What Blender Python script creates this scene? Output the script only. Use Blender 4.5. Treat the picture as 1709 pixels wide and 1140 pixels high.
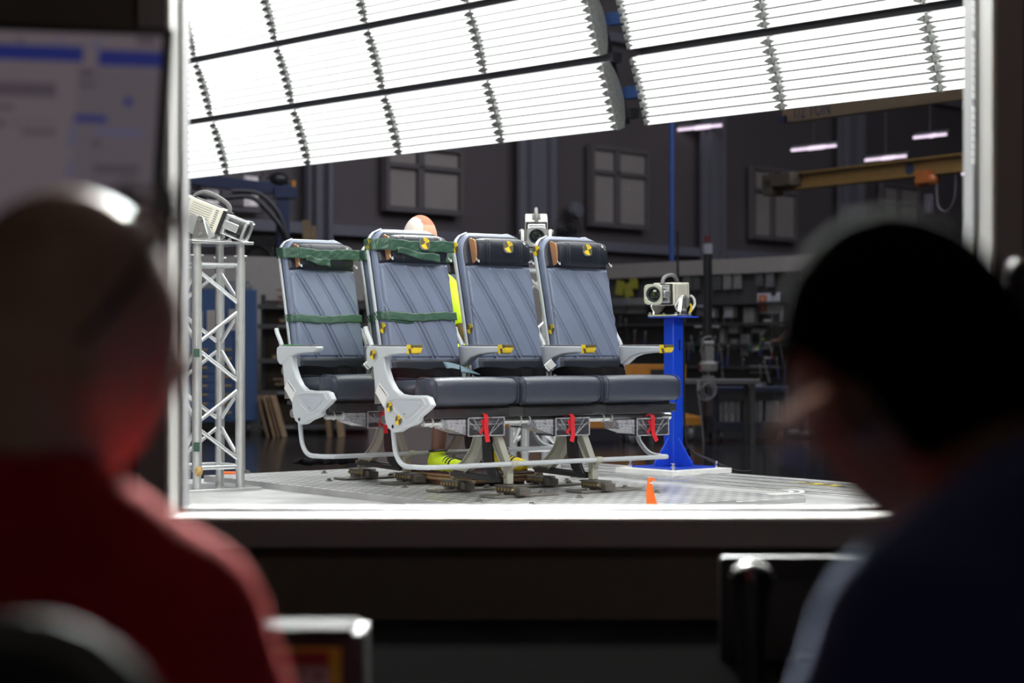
import bpy, bmesh, math, random
from mathutils import Vector, Matrix, Euler
random.seed(7)
S = bpy.context.scene
for o in list(bpy.data.objects): bpy.data.objects.remove(o)
COL = S.collection
# ------------------------------------------------------------------ camera
F = 3257.0; HC = 0.69; VH = 575.0          # focal length in px of a 1709 wide frame, eye height over the sled plate, horizon row
cam_d = bpy.data.cameras.new('camera'); cam = bpy.data.objects.new('camera', cam_d); COL.objects.link(cam)
cam.location = (0, 0, HC); cam.rotation_euler = (math.radians(90), 0, 0)
cam_d.sensor_width = 36; cam_d.lens = 36*F/1709; cam_d.shift_y = (VH-570)/1709
cam_d.clip_start = .05; cam_d.clip_end = 200
cam_d.dof.use_dof = True; cam_d.dof.focus_distance = 8.9; cam_d.dof.aperture_fstop = 2.6
S.camera = cam
S.view_settings.view_transform = 'Standard'; S.view_settings.look = 'None'
S.view_settings.gamma = 1; S.view_settings.use_curve_mapping = False
S.view_settings.exposure = 0.15
# ------------------------------------------------------------------ world, sled lamps and added fill lights
W = bpy.data.worlds.new('world'); S.world = W; W.use_nodes = True
W.node_tree.nodes['Background'].inputs[0].default_value = (.5, .5, .6, 1)
W.node_tree.nodes['Background'].inputs[1].default_value = 0.05
def area(name, loc, target, sx, sy, power, col=(1, 1, 1), shape='RECTANGLE'):
    d = bpy.data.lights.new(name, 'AREA'); d.shape = shape; d.size = sx; d.size_y = sy; d.energy = power; d.color = col
    o = bpy.data.objects.new(name, d); COL.objects.link(o); o.location = loc
    v = Vector(target)-Vector(loc); o.rotation_euler = v.to_track_quat('-Z', 'Y').to_euler()
    return o
area('sled_lamp_overhead', (-.2, 9.2, 4.6), (.1, 9.0, 0), 5.0, 3.4, 190, (1, .99, .96))
area('sled_lamp_front', (1.6, 5.9, 3.7), (.1, 9.2, .6), 3.2, 1.2, 150, (1, .99, .96))
area('sled_lamp_left', (-4.2, 7.2, 3.0), (-.2, 9.2, .5), 2.4, 1.6, 75, (1, .99, .96))
sp = area('rim_fill_back', (1.3, 12.0, 4.8), (.1, 1.6, .75), 3.2, 1.2, 1250, (1, .99, .96)); sp.data.spread = math.radians(55)  # added spot, aimed through the observation window to rim the two men
area('hall_fill', (4.5, 20, 8.2), (3, 25, .5), 16, 8, 1250, (.86, .86, 1))  # added broad fill that lifts the hall background
area('control_room_fill', (.3, 2.5, 2.22), (.3, 4.5, .4), 1.6, .5, 5.5, (1, .86, .76))  # added dim fill for the wall around the observation window
area('control_room_fill_rear', (.4, .3, 2.22), (.4, .2, 0), 1.2, .6, .9, (1, .88, .76))  # added weak fill from behind the two men
# ------------------------------------------------------------------ helpers
R = math.radians
TH = 37.3
CT, ST = math.cos(R(TH)), math.sin(R(TH))
OX, OY = -.4294, 9.0005                     # sled origin: between the floor fittings of the front row's first seat
def at(u, v, D): return Vector(((u-854.5)/F*D, D, HC-(v-VH)/F*D))
def G(x, y, z=0): return Vector((OX+x*CT-y*ST, OY+x*ST+y*CT, z))       # sled coordinates -> world
def loc2(w): dx, dy = w[0]-OX, w[1]-OY; return (dx*CT+dy*ST, -dx*ST+dy*CT)
def tr(u, v, x, oy=0.0, ox=0.0):            # photo direction met with the sled plane x=const -> (y, z)
    k = (u-854.5)/F; X0 = OX+(x+ox)*CT-oy*ST; D0 = OY+(x+ox)*ST+oy*CT
    y = (X0-k*D0)/(ST+k*CT); D = D0+y*CT
    return (y, HC-(v-VH)/F*D)
def ty(u, v, y, oy=0.0, ox=0.0):            # met with the plane y=const -> (x, z)
    k = (u-854.5)/F; X0 = OX+ox*CT-(y+oy)*ST; D0 = OY+ox*ST+(y+oy)*CT
    x = (k*D0-X0)/(CT-k*ST); D = D0+x*ST
    return (x, HC-(v-VH)/F*D)
def tg(u, v, z=0): D = (HC-z)*F/(v-VH); return loc2(((u-854.5)/F*D, D))
def tag(o, label=None, cat=None, group=None, kind=None):
    if label: o['label'] = label
    if cat: o['category'] = cat
    if group: o['group'] = group
    if kind: o['kind'] = kind
    return o
def empty(name, loc=(0, 0, 0), rz=0, label=None, cat=None, group=None):
    o = bpy.data.objects.new(name, None); COL.objects.link(o); o.location = loc; o.rotation_euler = (0, 0, rz)
    o.empty_display_size = .05
    return tag(o, label, cat, group)
def copy_tree(o, parent=None):
    c = o.copy(); COL.objects.link(c); c.parent = parent
    for ch in list(o.children): copy_tree(ch, c)
    return c
def _n(t, ty_, **k):
    n = t.nodes.new(ty_)
    for a, b in k.items(): setattr(n, a, b)
    return n
def mat(name, col, rough=.5, metal=0., var=.06, vscale=14, bump=0., bscale=60, coat=0., sheen=0., stint=(1, 1, 1), spec=.5, emit=None, estr=0., alpha=None, trans=0.):
    m = bpy.data.materials.new(name); m.use_nodes = True; t = m.node_tree; b = t.nodes['Principled BSDF']
    tc = _n(t, 'ShaderNodeTexCoord'); nz = _n(t, 'ShaderNodeTexNoise'); nz.inputs['Scale'].default_value = vscale; nz.inputs['Detail'].default_value = 4
    t.links.new(tc.outputs['Object'], nz.inputs['Vector'])
    rp = _n(t, 'ShaderNodeValToRGB'); a = 1-var; c = 1+var
    rp.color_ramp.elements[0].position = .3; rp.color_ramp.elements[1].position = .7
    rp.color_ramp.elements[0].color = (col[0]*a, col[1]*a, col[2]*a, 1); rp.color_ramp.elements[1].color = (min(1, col[0]*c), min(1, col[1]*c), min(1, col[2]*c), 1)
    t.links.new(nz.outputs['Fac'], rp.inputs['Fac']); t.links.new(rp.outputs['Color'], b.inputs['Base Color'])
    b.inputs['Roughness'].default_value = rough; b.inputs['Metallic'].default_value = metal
    b.inputs['Coat Weight'].default_value = coat; b.inputs['Sheen Weight'].default_value = sheen
    b.inputs['Specular IOR Level'].default_value = spec
    b.inputs['Transmission Weight'].default_value = trans
    b.inputs['Sheen Tint'].default_value = (*stint, 1)
    if bump:
        n2 = _n(t, 'ShaderNodeTexNoise'); n2.inputs['Scale'].default_value = bscale; n2.inputs['Detail'].default_value = 3
        t.links.new(tc.outputs['Object'], n2.inputs['Vector'])
        bp = _n(t, 'ShaderNodeBump'); bp.inputs['Strength'].default_value = bump; bp.inputs['Distance'].default_value = .01
        t.links.new(n2.outputs['Fac'], bp.inputs['Height']); t.links.new(bp.outputs['Normal'], b.inputs['Normal'])
    if emit: b.inputs['Emission Color'].default_value = (*emit, 1); b.inputs['Emission Strength'].default_value = estr
    if alpha is not None: b.inputs['Alpha'].default_value = alpha
    return m
class MB:
    def __init__(s): s.v = []; s.f = []; s.mi = []; s.m = Matrix.Identity(4); s.cur = 0
    def add(s, vs, fs, mi=None):
        k = len(s.v); s.v += [s.m @ Vector(p) for p in vs]
        for f in fs: s.f.append([k+i for i in f]); s.mi.append(s.cur if mi is None else mi)
        return s
    def box(s, c, size, rot=None, mi=None, bev=0):
        hx, hy, hz = size[0]/2, size[1]/2, size[2]/2
        rm = Euler(rot).to_matrix() if rot else Matrix.Identity(3)
        vs = [Vector(c)+rm @ Vector((a*hx, b*hy, d*hz)) for a in (-1, 1) for b in (-1, 1) for d in (-1, 1)]
        return s.add(vs, [(0, 1, 3, 2), (4, 6, 7, 5), (0, 4, 5, 1), (2, 3, 7, 6), (0, 2, 6, 4), (1, 5, 7, 3)], mi)
    def bar(s, p, q, w, h, up=(0, 0, 1), mi=None):
        p, q = Vector(p), Vector(q); d = (q-p); L = d.length; d.normalize(); u = Vector(up)
        x = d.cross(u); x = x.normalized() if x.length > 1e-5 else d.orthogonal().normalized(); y = x.cross(d).normalized()
        vs = [p+x*a*w/2+y*b*h/2+d*t*L for t in (0, 1) for a in (-1, 1) for b in (-1, 1)]
        return s.add(vs, [(0, 2, 3, 1), (4, 5, 7, 6), (0, 1, 5, 4), (2, 6, 7, 3), (0, 4, 6, 2), (1, 3, 7, 5)], mi)
    def tube(s, pts, r, n=12, closed=False, mi=None, rs=None):
        pts = [Vector(p) for p in pts]; N = len(pts); vs = []; fs = []; prev = None
        for i, p in enumerate(pts):
            if closed: t = pts[(i+1) % N]-pts[i-1]
            else: t = pts[min(i+1, N-1)]-pts[max(i-1, 0)]
            t.normalize()
            if prev is None: x = t.orthogonal().normalized()
            else:
                x = prev-t*prev.dot(t)
                x = x.normalized() if x.length > 1e-6 else t.orthogonal().normalized()
            prev = x; y = t.cross(x); rr = rs[i] if rs else r
            for k in range(n):
                a = 2*math.pi*k/n; vs.append(p+(x*math.cos(a)+y*math.sin(a))*rr)
        for i in range(N-1+(1 if closed else 0)):
            j = (i+1) % N
            for k in range(n): l = (k+1) % n; fs.append((i*n+k, i*n+l, j*n+l, j*n+k))
        if not closed: fs.append(tuple(range(n-1, -1, -1))); fs.append(tuple((N-1)*n+k for k in range(n)))
        return s.add(vs, fs, mi)
    def cyl(s, p, q, r, r2=None, n=16, mi=None): return s.tube([p, q], r, n, mi=mi, rs=[r, r if r2 is None else r2])
    def lathe(s, prof, c=(0, 0, 0), axis='Z', n=24, mi=None):
        vs = []; fs = []
        for (r, h) in prof:
            for k in range(n):
                a = 2*math.pi*k/n; x, y = r*math.cos(a), r*math.sin(a)
                p = {'Z': (x, y, h), 'Y': (x, h, y), 'X': (h, x, y)}[axis]; vs.append(Vector(c)+Vector(p))
        for i in range(len(prof)-1):
            for k in range(n): l = (k+1) % n; fs.append((i*n+k, i*n+l, (i+1)*n+l, (i+1)*n+k))
        fs.append(tuple(range(n))); fs.append(tuple((len(prof)-1)*n+k for k in range(n)))
        return s.add(vs, fs, mi)
    def prism(s, pts, lo, hi, plane='YZ', mi=None):     # outline in a plane, extruded along the third axis
        def P(a, b, c): return {'YZ': (c, a, b), 'XZ': (a, c, b), 'XY': (a, b, c)}[plane]
        n = len(pts); vs = [P(a, b, lo) for a, b in pts]+[P(a, b, hi) for a, b in pts]
        fs = [tuple(range(n)), tuple(range(2*n-1, n-1, -1))]+[(i, i+n, (i+1) % n+n, (i+1) % n) for i in range(n)]
        return s.add(vs, fs, mi)
    def grid(s, fn, nu, nv, mi=None, wrap=False):
        vs = [fn(i/(nu if wrap else nu-1), j/(nv-1)) for j in range(nv) for i in range(nu)]; fs = []
        for j in range(nv-1):
            for i in range(nu if wrap else nu-1):
                k = (i+1) % nu; fs.append((j*nu+i, j*nu+k, (j+1)*nu+k, (j+1)*nu+i))
        return s.add(vs, fs, mi)
    def ell(s, c, r, n=20, mi=None, rot=None):
        rm = Euler(rot).to_matrix() if rot else Matrix.Identity(3)
        def fn(u, v):
            a, b = 2*math.pi*u, math.pi*v
            return Vector(c)+rm @ Vector((r[0]*math.cos(a)*math.sin(b), r[1]*math.sin(a)*math.sin(b), r[2]*math.cos(b)))
        return s.grid(fn, n, n//2+1, mi, wrap=True)
    def build(s, name, mats, parent=None, bevel=0, seg=2, smooth=True, sub=0, solid=0, loc=None, rot=None, fix=True, angle=35):
        me = bpy.data.meshes.new(name); me.from_pydata(s.v, [], s.f)
        for m in (mats if isinstance(mats, (list, tuple)) else [mats]): me.materials.append(m)
        for p, i in zip(me.polygons, s.mi): p.material_index = i
        if fix:
            bm = bmesh.new(); bm.from_mesh(me); bmesh.ops.recalc_face_normals(bm, faces=bm.faces); bm.to_mesh(me); bm.free()
        if smooth:
            for p in me.polygons: p.use_smooth = True
            me.set_sharp_from_angle(angle=R(angle))
        me.update()
        o = bpy.data.objects.new(name, me); COL.objects.link(o)
        if parent: o.parent = parent
        if loc is not None: o.location = loc
        if rot is not None: o.rotation_euler = rot
        if solid: d = o.modifiers.new('thickness', 'SOLIDIFY'); d.thickness = solid; d.offset = 0
        if bevel: d = o.modifiers.new('bevel', 'BEVEL'); d.width = bevel; d.segments = seg; d.limit_method = 'ANGLE'; d.angle_limit = R(40); d.harden_normals = False
        if sub: d = o.modifiers.new('smooth', 'SUBSURF'); d.levels = sub; d.render_levels = sub
        return o
def text_mesh(mb, txt, size, M, mi=0, depth=.0006):
    c = bpy.data.curves.new('txt', 'FONT'); c.body = txt; c.size = size; c.align_x = 'CENTER'; c.align_y = 'CENTER'; c.extrude = depth; c.resolution_u = 2
    o = bpy.data.objects.new('txt', c); COL.objects.link(o); dg = bpy.context.evaluated_depsgraph_get()
    me = o.evaluated_get(dg).to_mesh()
    mb.add([M @ v.co for v in me.vertices], [tuple(p.vertices) for p in me.polygons], mi)
    o.evaluated_get(dg).to_mesh_clear(); bpy.data.objects.remove(o); bpy.data.curves.remove(c)
def smoothpts(pts, n=6, closed=False):      # Catmull-Rom
    P = [Vector(p) for p in pts]; out = []; N = len(P)
    for i in range(N if closed else N-1):
        if closed: a, b, c, d = P[i-1], P[i], P[(i+1) % N], P[(i+2) % N]
        else: a, b, c, d = P[max(i-1, 0)], P[i], P[i+1], P[min(i+2, N-1)]
        for k in range(n):
            t = k/n; out.append(.5*((2*b)+(c-a)*t+(2*a-5*b+4*c-d)*t*t+(3*b-a-3*c+d)*t**3))
    if not closed: out.append(P[-1])
    return out
def sm2(pts, n=4): return [(p.x, p.y) for p in smoothpts([(a, b, 0) for a, b in pts], n, True)]
def rrect(w, h, r, n=5, cx=0, cy=0):
    out = []
    for sx, sy, a0 in ((1, 1, 0), (-1, 1, 90), (-1, -1, 180), (1, -1, 270)):
        for k in range(n+1):
            a = R(a0+90*k/n); out.append((cx+sx*(w/2-r)+r*math.cos(a), cy+sy*(h/2-r)+r*math.sin(a)))
    return out
# ------------------------------------------------------------------ materials
M = {}
M['blue_leather'] = mat('blue_grey_leather', (.165, .20, .295), .36, var=.05, bump=.12, bscale=220)
M['navy_leather'] = mat('dark_navy_leather', (.012, .015, .026), .40, var=.08, bump=.12, bscale=220, spec=.35)
M['cushion_leather'] = mat('navy_leather', (.038, .045, .068), .38, var=.08, bump=.12, bscale=180)
M['tan'] = mat('tan_leather', (.40, .20, .095), .45, bump=.1)
M['shell'] = mat('light_grey_plastic', (.56, .59, .63), .32, var=.02)
M['shell_edge'] = mat('pale_blue_grey_plastic', (.47, .51, .57), .35, var=.02)
M['cream'] = mat('cream_paint', (.50, .49, .42), .35, var=.03)
M['yellow'] = mat('yellow_sticker', (.85, .60, .02), .45, var=.02)
M['olive'] = mat('dark_sticker', (.11, .09, .035), .5, var=.02)
M['white'] = mat('white_paper', (.8, .8, .8), .5, var=.02)
M['tape'] = mat('green_tape', (.040, .095, .066), .33, var=.10, bump=.5, bscale=35)
M['black'] = mat('black_plastic', (.012, .012, .014), .4, var=.1)
M['charcoal'] = mat('charcoal_plastic', (.035, .035, .038), .4, var=.1)
M['belt'] = mat('black_webbing', (.0045, .0045, .006), .55, var=.1, bump=.3, bscale=300, spec=.04)
M['steel'] = mat('raw_steel', (.24, .225, .205), .42, .35, var=.2, bump=.1)
M['darksteel'] = mat('dark_steel', (.17, .155, .135), .42, .35, var=.25, bump=.15)
M['alu'] = mat('aluminium', (.74, .75, .76), .30, .75, var=.05, vscale=30, bump=.03)
M['brushed'] = mat('brushed_aluminium', (.78, .78, .78), .22, .9, var=.04)
M['chrome'] = mat('chrome', (.85, .85, .86), .12, 1, var=.02)
M['brass'] = mat('brass_bolt', (.55, .42, .2), .3, .9)
M['red'] = mat('red_webbing', (.62, .012, .02), .5, var=.08, bump=.2, bscale=200)
M['camcream'] = mat('cream_housing', (.80, .77, .66), .35, var=.02)
M['blue_paint'] = mat('blue_paint', (.008, .055, .56), .28, var=.04, coat=.2)
M['lens'] = mat('dark_lens_glass', (.008, .014, .012), .06, var=.1, coat=1)
M['grey_plastic'] = mat('grey_plastic', (.16, .16, .165), .4)
M['hivis'] = mat('hi_vis_yellow', (.72, .95, .02), .5, var=.06, bump=.2, bscale=30)
M['skin_dummy'] = mat('dummy_skin', (.16, .08, .055), .4, var=.06)
M['orange'] = mat('orange_cloth', (.95, .16, .01), .55, var=.05)
M['wood'] = mat('plywood', (.30, .18, .09), .6, var=.2, vscale=30, bump=.2)
def clearmat(name, col, gl=.14, fac=.25, dif=.22, ior=1.5):
    m = bpy.data.materials.new(name); m.use_nodes = True; t = m.node_tree; t.nodes.clear()
    out = _n(t, 'ShaderNodeOutputMaterial'); tp = _n(t, 'ShaderNodeBsdfTransparent'); tp.inputs[0].default_value = (*col, 1)
    g = _n(t, 'ShaderNodeBsdfGlossy'); g.inputs['Roughness'].default_value = gl; d = _n(t, 'ShaderNodeBsdfDiffuse'); d.inputs[0].default_value = (.75, .75, .82, 1)
    fr = _n(t, 'ShaderNodeFresnel'); fr.inputs[0].default_value = ior
    m1 = _n(t, 'ShaderNodeMixShader'); m1.inputs[0].default_value = dif; m2 = _n(t, 'ShaderNodeMixShader')
    nz = _n(t, 'ShaderNodeTexNoise'); nz.inputs['Scale'].default_value = 6
    mp = _n(t, 'ShaderNodeMath', operation='MULTIPLY'); mp.inputs[1].default_value = dif*2
    t.links.new(nz.outputs['Fac'], mp.inputs[0]); t.links.new(mp.outputs[0], m1.inputs[0])
    t.links.new(tp.outputs[0], m1.inputs[1]); t.links.new(d.outputs[0], m1.inputs[2])
    t.links.new(fr.outputs[0], m2.inputs[0]); t.links.new(m1.outputs[0], m2.inputs[1]); t.links.new(g.outputs[0], m2.inputs[2])
    t.links.new(m2.outputs[0], out.inputs[0]); return m
M['clear'] = clearmat('clear_plastic', (.97, .97, .99), dif=.04)
M['clear_cover'] = clearmat('frosted_plastic', (.9, .9, .92), dif=.42)
M['clear_edge'] = clearmat('clear_plastic_edge', (.9, .9, .97), dif=.40)
M['smoke'] = clearmat('smoked_plastic', (.25, .25, .27), dif=.05)
M['pane'] = clearmat('window_glass', (.97, .985, .98), gl=.02, dif=.004, ior=1.18)
# ================================================================== setting: the test hall
FZ = -.27                                   # hall floor below the sled plate
hd = HC-FZ
floor_m = mat('polished_hall_floor', (.020, .017, .019), .16, var=.25, vscale=.8, spec=.6)
m = MB(); m.box((4, 27, FZ-.05), (44, 45, .1)); tag(m.build('floor', floor_m), kind='structure')
# back wall runs from A to B
A = Vector((-3.25, 23.26, 0)); B = Vector((6.95, 35.1, 0)); wd = (B-A).normalized(); wn = Vector((wd.y, -wd.x, 0))
def hb(u): return 223-.075*(u-700)
def Dw(u): return F*1.75/hb(u)
def PW(u, v, off=0.): p = at(u, v, Dw(u)); return p+wn*off
wall_m = mat('dark_brown_metal_wall', (.085, .070, .072), .6, var=.08, vscale=.5)
P0 = A-wd*14; P1 = B+wd*10
m = MB(); m.bar(P0+Vector((0, 0, 4.2))-wn*.12, P1+Vector((0, 0, 4.2))-wn*.12, .2, 9.0)
tag(m.build('wall_back', wall_m, smooth=False), kind='structure')
m = MB(); m.bar((-12, 8, 4.2), P0+Vector((0, 0, 4.2)), .2, 9.0); tag(m.build('wall_left', wall_m, smooth=False), kind='structure')
m = MB(); m.bar(P1+Vector((0, 0, 4.2)), (22, 8, 4.2), .2, 9.0); tag(m.build('wall_right', wall_m, smooth=False), kind='structure')
ceil_m = mat('dark_ceiling', (.05, .052, .065), .7, var=.1, vscale=.4)
m = MB(); m.box((4, 27, 8.75), (44, 45, .1)); tag(m.build('ceiling', ceil_m, smooth=False), kind='structure')
# horizontal girts on the wall
m = MB()
for z in (2.12, 5.2): m.bar(P0+wn*.06+Vector((0, 0, z)), P1+wn*.06+Vector((0, 0, z)), .14, .13)
m.m = Matrix.Identity(4)
tag(m.build('trim_1', mat('grey_girt_paint', (.13, .125, .15), .6), smooth=False), kind='structure')
col_m = mat('grey_column_paint', (.12, .115, .13), .6, var=.05)
for k, (u0, u1) in enumerate(((508, 532), (866, 905), (1168, 1190), (1398, 1425))):
    a, b = PW(u0, 575, .12), PW(u1, 575, .12); c = (a+b)/2; w = (b-a).length
    e = wd*w/2
    m = MB()
    # H section: two flanges and a web
    for s_ in (-1, 1): m.bar(c+e*s_*.85-Vector((0, 0, HC-FZ)), c+e*s_*.85+Vector((0, 0, 7.6)), .05+w*.1, .24, up=wd.cross(Vector((0, 0, 1))))
    m.bar(c-Vector((0, 0, HC-FZ)), c+Vector((0, 0, 7.6)), w*1.6, .06, up=wn)
    o = m.build('steel_column', col_m, smooth=False)
    tag(o, ['grey steel column left of the taped seats behind the leaning timber', 'grey steel column behind the middle high-speed camera', 'grey steel column right of the thin blue pole', 'grey steel column above the head of the man in blue'][k], 'column', 'steel columns along the back wall')
# windows in the back wall
blind_m = mat('window_blind', (.25, .22, .195), .8, var=.05, vscale=3)
mull_m = mat('window_mullion', (.105, .09, .092), .6)
day_m = bpy.data.materials.new('daylight_trees'); day_m.use_nodes = True
t = day_m.node_tree; b = t.nodes['Principled BSDF']; nz = _n(t, 'ShaderNodeTexNoise'); nz.inputs['Scale'].default_value = 3.2; nz.inputs['Detail'].default_value = 5
tc = _n(t, 'ShaderNodeTexCoord'); t.links.new(tc.outputs['Object'], nz.inputs['Vector'])
rp = _n(t, 'ShaderNodeValToRGB'); rp.color_ramp.elements[0].position = .42; rp.color_ramp.elements[1].position = .6
rp.color_ramp.elements[0].color = (.10, .10, .11, 1); rp.color_ramp.elements[1].color = (.55, .50, .54, 1)
t.links.new(nz.outputs['Fac'], rp.inputs[0]); t.links.new(rp.outputs[0], b.inputs['Emission Color']); b.inputs['Emission Strength'].default_value = 1; b.inputs['Base Color'].default_value = (0, 0, 0, 1)
wins = [(330, 430, 286, 348, 'day'), (638, 762, 246, 352, 'b'), (981, 1073, 250, 377, 'b'), (1250, 1322, 284, 398, 'b'), (1467, 1527, 311, 412, 'b')]
for k, (u0, u1, v0, v1, kd) in enumerate(wins):
    uc = (u0+u1)/2; p = PW(u0, 575, 0); q = PW(u1, 575, 0); c = (p+q)/2; w = (q-p).length
    zt = PW(uc, v0).z; zb = PW(uc, v1).z; h = zt-zb; c.z = (zt+zb)/2
    root = empty('window_%d' % (k+1), c, math.atan2(wd.y, wd.x)); root['kind'] = 'structure'
    m = MB(); m.box((0, -.03, 0), (w, .04, h)); m.build('pane', day_m if kd == 'day' else blind_m, root, smooth=False)
    m = MB()
    for s_ in (-1, 1): m.box((s_*w/2, -.06, 0), (.07, .1, h+.07)); m.box((0, -.06, s_*h/2), (w, .1, .07))
    if kd == 'day': m.box((-w*.02, -.06, 0), (.34, .1, h)); m.box((0, -.06, .1*h), (w, .1, .12))
    else: m.box((-w*.06, -.06, 0), (w*.08, .1, h)); m.box((0, -.06, h*.18), (w, .1, .06))
    m.build('window_frame', mull_m, root, smooth=False)
# ---------------- control room shell with the observation window
WD = 4.5                                    # distance of the near face of the window wall
wl, wr, wb, wt = -.7925, 1.107, .291, 2.25  # opening
cw = mat('control_room_wall', (.10, .082, .068), .75, var=.06, bump=.05)
trim_m = mat('window_casing_paint', (.24, .21, .225), .5, var=.04)
m = MB()
T = .26
m.box(((wl-3.2)/2, WD+T/2, .6), (3.2+wl, T, 3.4)); m.box(((wr+3.2)/2, WD+T/2, .6), (3.2-wr, T, 3.4))
m.box(((wl+wr)/2, WD+T/2, (wb-1.1)/2), (wr-wl, T, wb+1.1)); m.box(((wl+wr)/2, WD+T/2, (wt+2.3)/2), (wr-wl, T, 2.3-wt))
tag(m.build('wall_front', cw, smooth=False), kind='structure')
CF = -.62
cfm = mat('control_room_carpet', (.03, .03, .033), .9)
for nm, c, s_ in (('wall_west', (-3.25, 1.4, .6), (.1, 6.2, 3.4)), ('wall_east', (3.25, 1.4, .6), (.1, 6.2, 3.4)), ('wall_rear', (0, -1.75, .6), (6.6, .1, 3.4)),
                 ('floor_control_room', (0, 1.4, CF-.05), (6.6, 6.4, .1)), ('ceiling_control_room', (0, 1.4, 2.35), (6.6, 6.4, .1))):
    m = MB(); m.box(c, s_); tag(m.build(nm, cfm if 'floor' in nm else cw, smooth=False), kind='structure')
# casing: flat frame on the room side, a white reveal, black gasket, aluminium outer stop
rev = mat('white_reveal_paint', (.80, .79, .77), .4, var=.02)
gask = mat('black_gasket', (.01, .01, .01), .5)
def frame(x0, x1, z0, z1, t, y0, y1, mt, name, inside=True):
    m = MB(); yc = (y0+y1)/2; d = y1-y0
    m.box((x0-t/2, yc, (z0+z1)/2), (t, d, z1-z0+2*t)); m.box((x1+t/2, yc, (z0+z1)/2), (t, d, z1-z0+2*t))
    m.box(((x0+x1)/2, yc, z0-t/2), (x1-x0, d, t)); m.box(((x0+x1)/2, yc, z1+t/2), (x1-x0, d, t))
    o = m.build(name, mt, smooth=False, bevel=.002); return o
root = empty('window_6', ((wl+wr)/2, WD, wb)); root['kind'] = 'structure'
inv = Matrix.Translation(-root.location)
def fr(*a, **k):
    o = frame(*a, **k); o.parent = root; o.matrix_parent_inverse = inv; return o
fr(wl, wr, wb, wt, .066, WD-.03, WD-.0, trim_m, 'window_casing')
fr(wl+.008, wr-.008, wb+.004, wt-.004, .010, WD-.034, WD+.105, rev, 'window_reveal')
fr(wl+.012, wr-.012, wb+.012, wt-.012, .02, WD+.105, WD+.13, gask, 'window_gasket')
fr(wl+.006, wr-.006, wb+.006, wt-.006, .012, WD+.13, WD+.262, mat('grey_stop_paint', (.26, .26, .27), .6), 'window_stop')
m = MB(); m.box(((wl+wr)/2, WD+.118, (wb+wt)/2), (wr-wl-.03, .006, wt-wb-.03)); o = m.build('window_pane', M['pane'], smooth=False); o.parent = root; o.matrix_parent_inverse = inv
# ================================================================== the sled platform (in sled coordinates)
plate_m = bpy.data.materials.new('drilled_plate_painted_glints'); plate_m.use_nodes = True
t = plate_m.node_tree; b = t.nodes['Principled BSDF']; tc = _n(t, 'ShaderNodeTexCoord')
vo = _n(t, 'ShaderNodeTexVoronoi'); vo.inputs['Scale'].default_value = 12.5; vo.inputs['Randomness'].default_value = 0
t.links.new(tc.outputs['Object'], vo.inputs['Vector'])
lt = _n(t, 'ShaderNodeMath', operation='LESS_THAN'); lt.inputs[1].default_value = .24; t.links.new(vo.outputs['Distance'], lt.inputs[0])
nz = _n(t, 'ShaderNodeTexNoise'); nz.inputs['Scale'].default_value = 3; nz.inputs['Detail'].default_value = 8; t.links.new(tc.outputs['Object'], nz.inputs['Vector'])
rp = _n(t, 'ShaderNodeValToRGB'); rp.color_ramp.elements[0].position = .35; rp.color_ramp.elements[1].position = .65
rp.color_ramp.elements[0].color = (.40, .40, .41, 1); rp.color_ramp.elements[1].color = (.62, .62, .62, 1); t.links.new(nz.outputs['Fac'], rp.inputs[0])
mx = _n(t, 'ShaderNodeMix', data_type='RGBA'); mx.inputs['B'].default_value = (.95, .95, .95, 1); t.links.new(rp.outputs[0], mx.inputs['A'])  # white dots: glints of the drilled holes put into the colour
sx_ = _n(t, 'ShaderNodeSeparateXYZ'); t.links.new(tc.outputs['Normal'], sx_.inputs[0]); mu_ = _n(t, 'ShaderNodeMath', operation='MULTIPLY'); t.links.new(lt.outputs[0], mu_.inputs[0]); t.links.new(sx_.outputs['Z'], mu_.inputs[1]); mu_.use_clamp = True
t.links.new(mu_.outputs[0], mx.inputs['Factor']); t.links.new(mx.outputs['Result'], b.inputs['Base Color'])
b.inputs['Metallic'].default_value = .35
r2 = _n(t, 'ShaderNodeMapRange'); r2.inputs['To Min'].default_value = .24; r2.inputs['To Max'].default_value = .36; t.links.new(nz.outputs['Fac'], r2.inputs[0]); t.links.new(r2.outputs[0], b.inputs['Roughness'])
slab_m = mat('worn_aluminium_slab', (.72, .72, .73), .32, .4, var=.25, vscale=4, bump=.08, bscale=25)
sled = empty('test_sled', G(0, 0, 0), R(TH), 'wide silver aluminium test platform carrying both rows of seats', 'platform')
m = MB(); m.box((-.5, -.6, -.151), (6.0, 5.1, .238)); m.build('deck', slab_m, sled, bevel=.004)
m = MB(); m.box((.38, .31, -.0175), (1.10, 2.88, .035)); m.build('top_plate', plate_m, sled, bevel=.002)
m = MB(); m.box((1.15, .31, -.021), (.44, 2.88, .024)); m.build('side_plate', plate_m, sled, bevel=.002)
# T slot rails along the right border
for i in range(4):
    m = MB(); m.box((1.75+.17*i, -.2, -.027), (.05, 4.2, .012)); m.build('slot_rail', M['brushed'], sled, bevel=.003)
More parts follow.
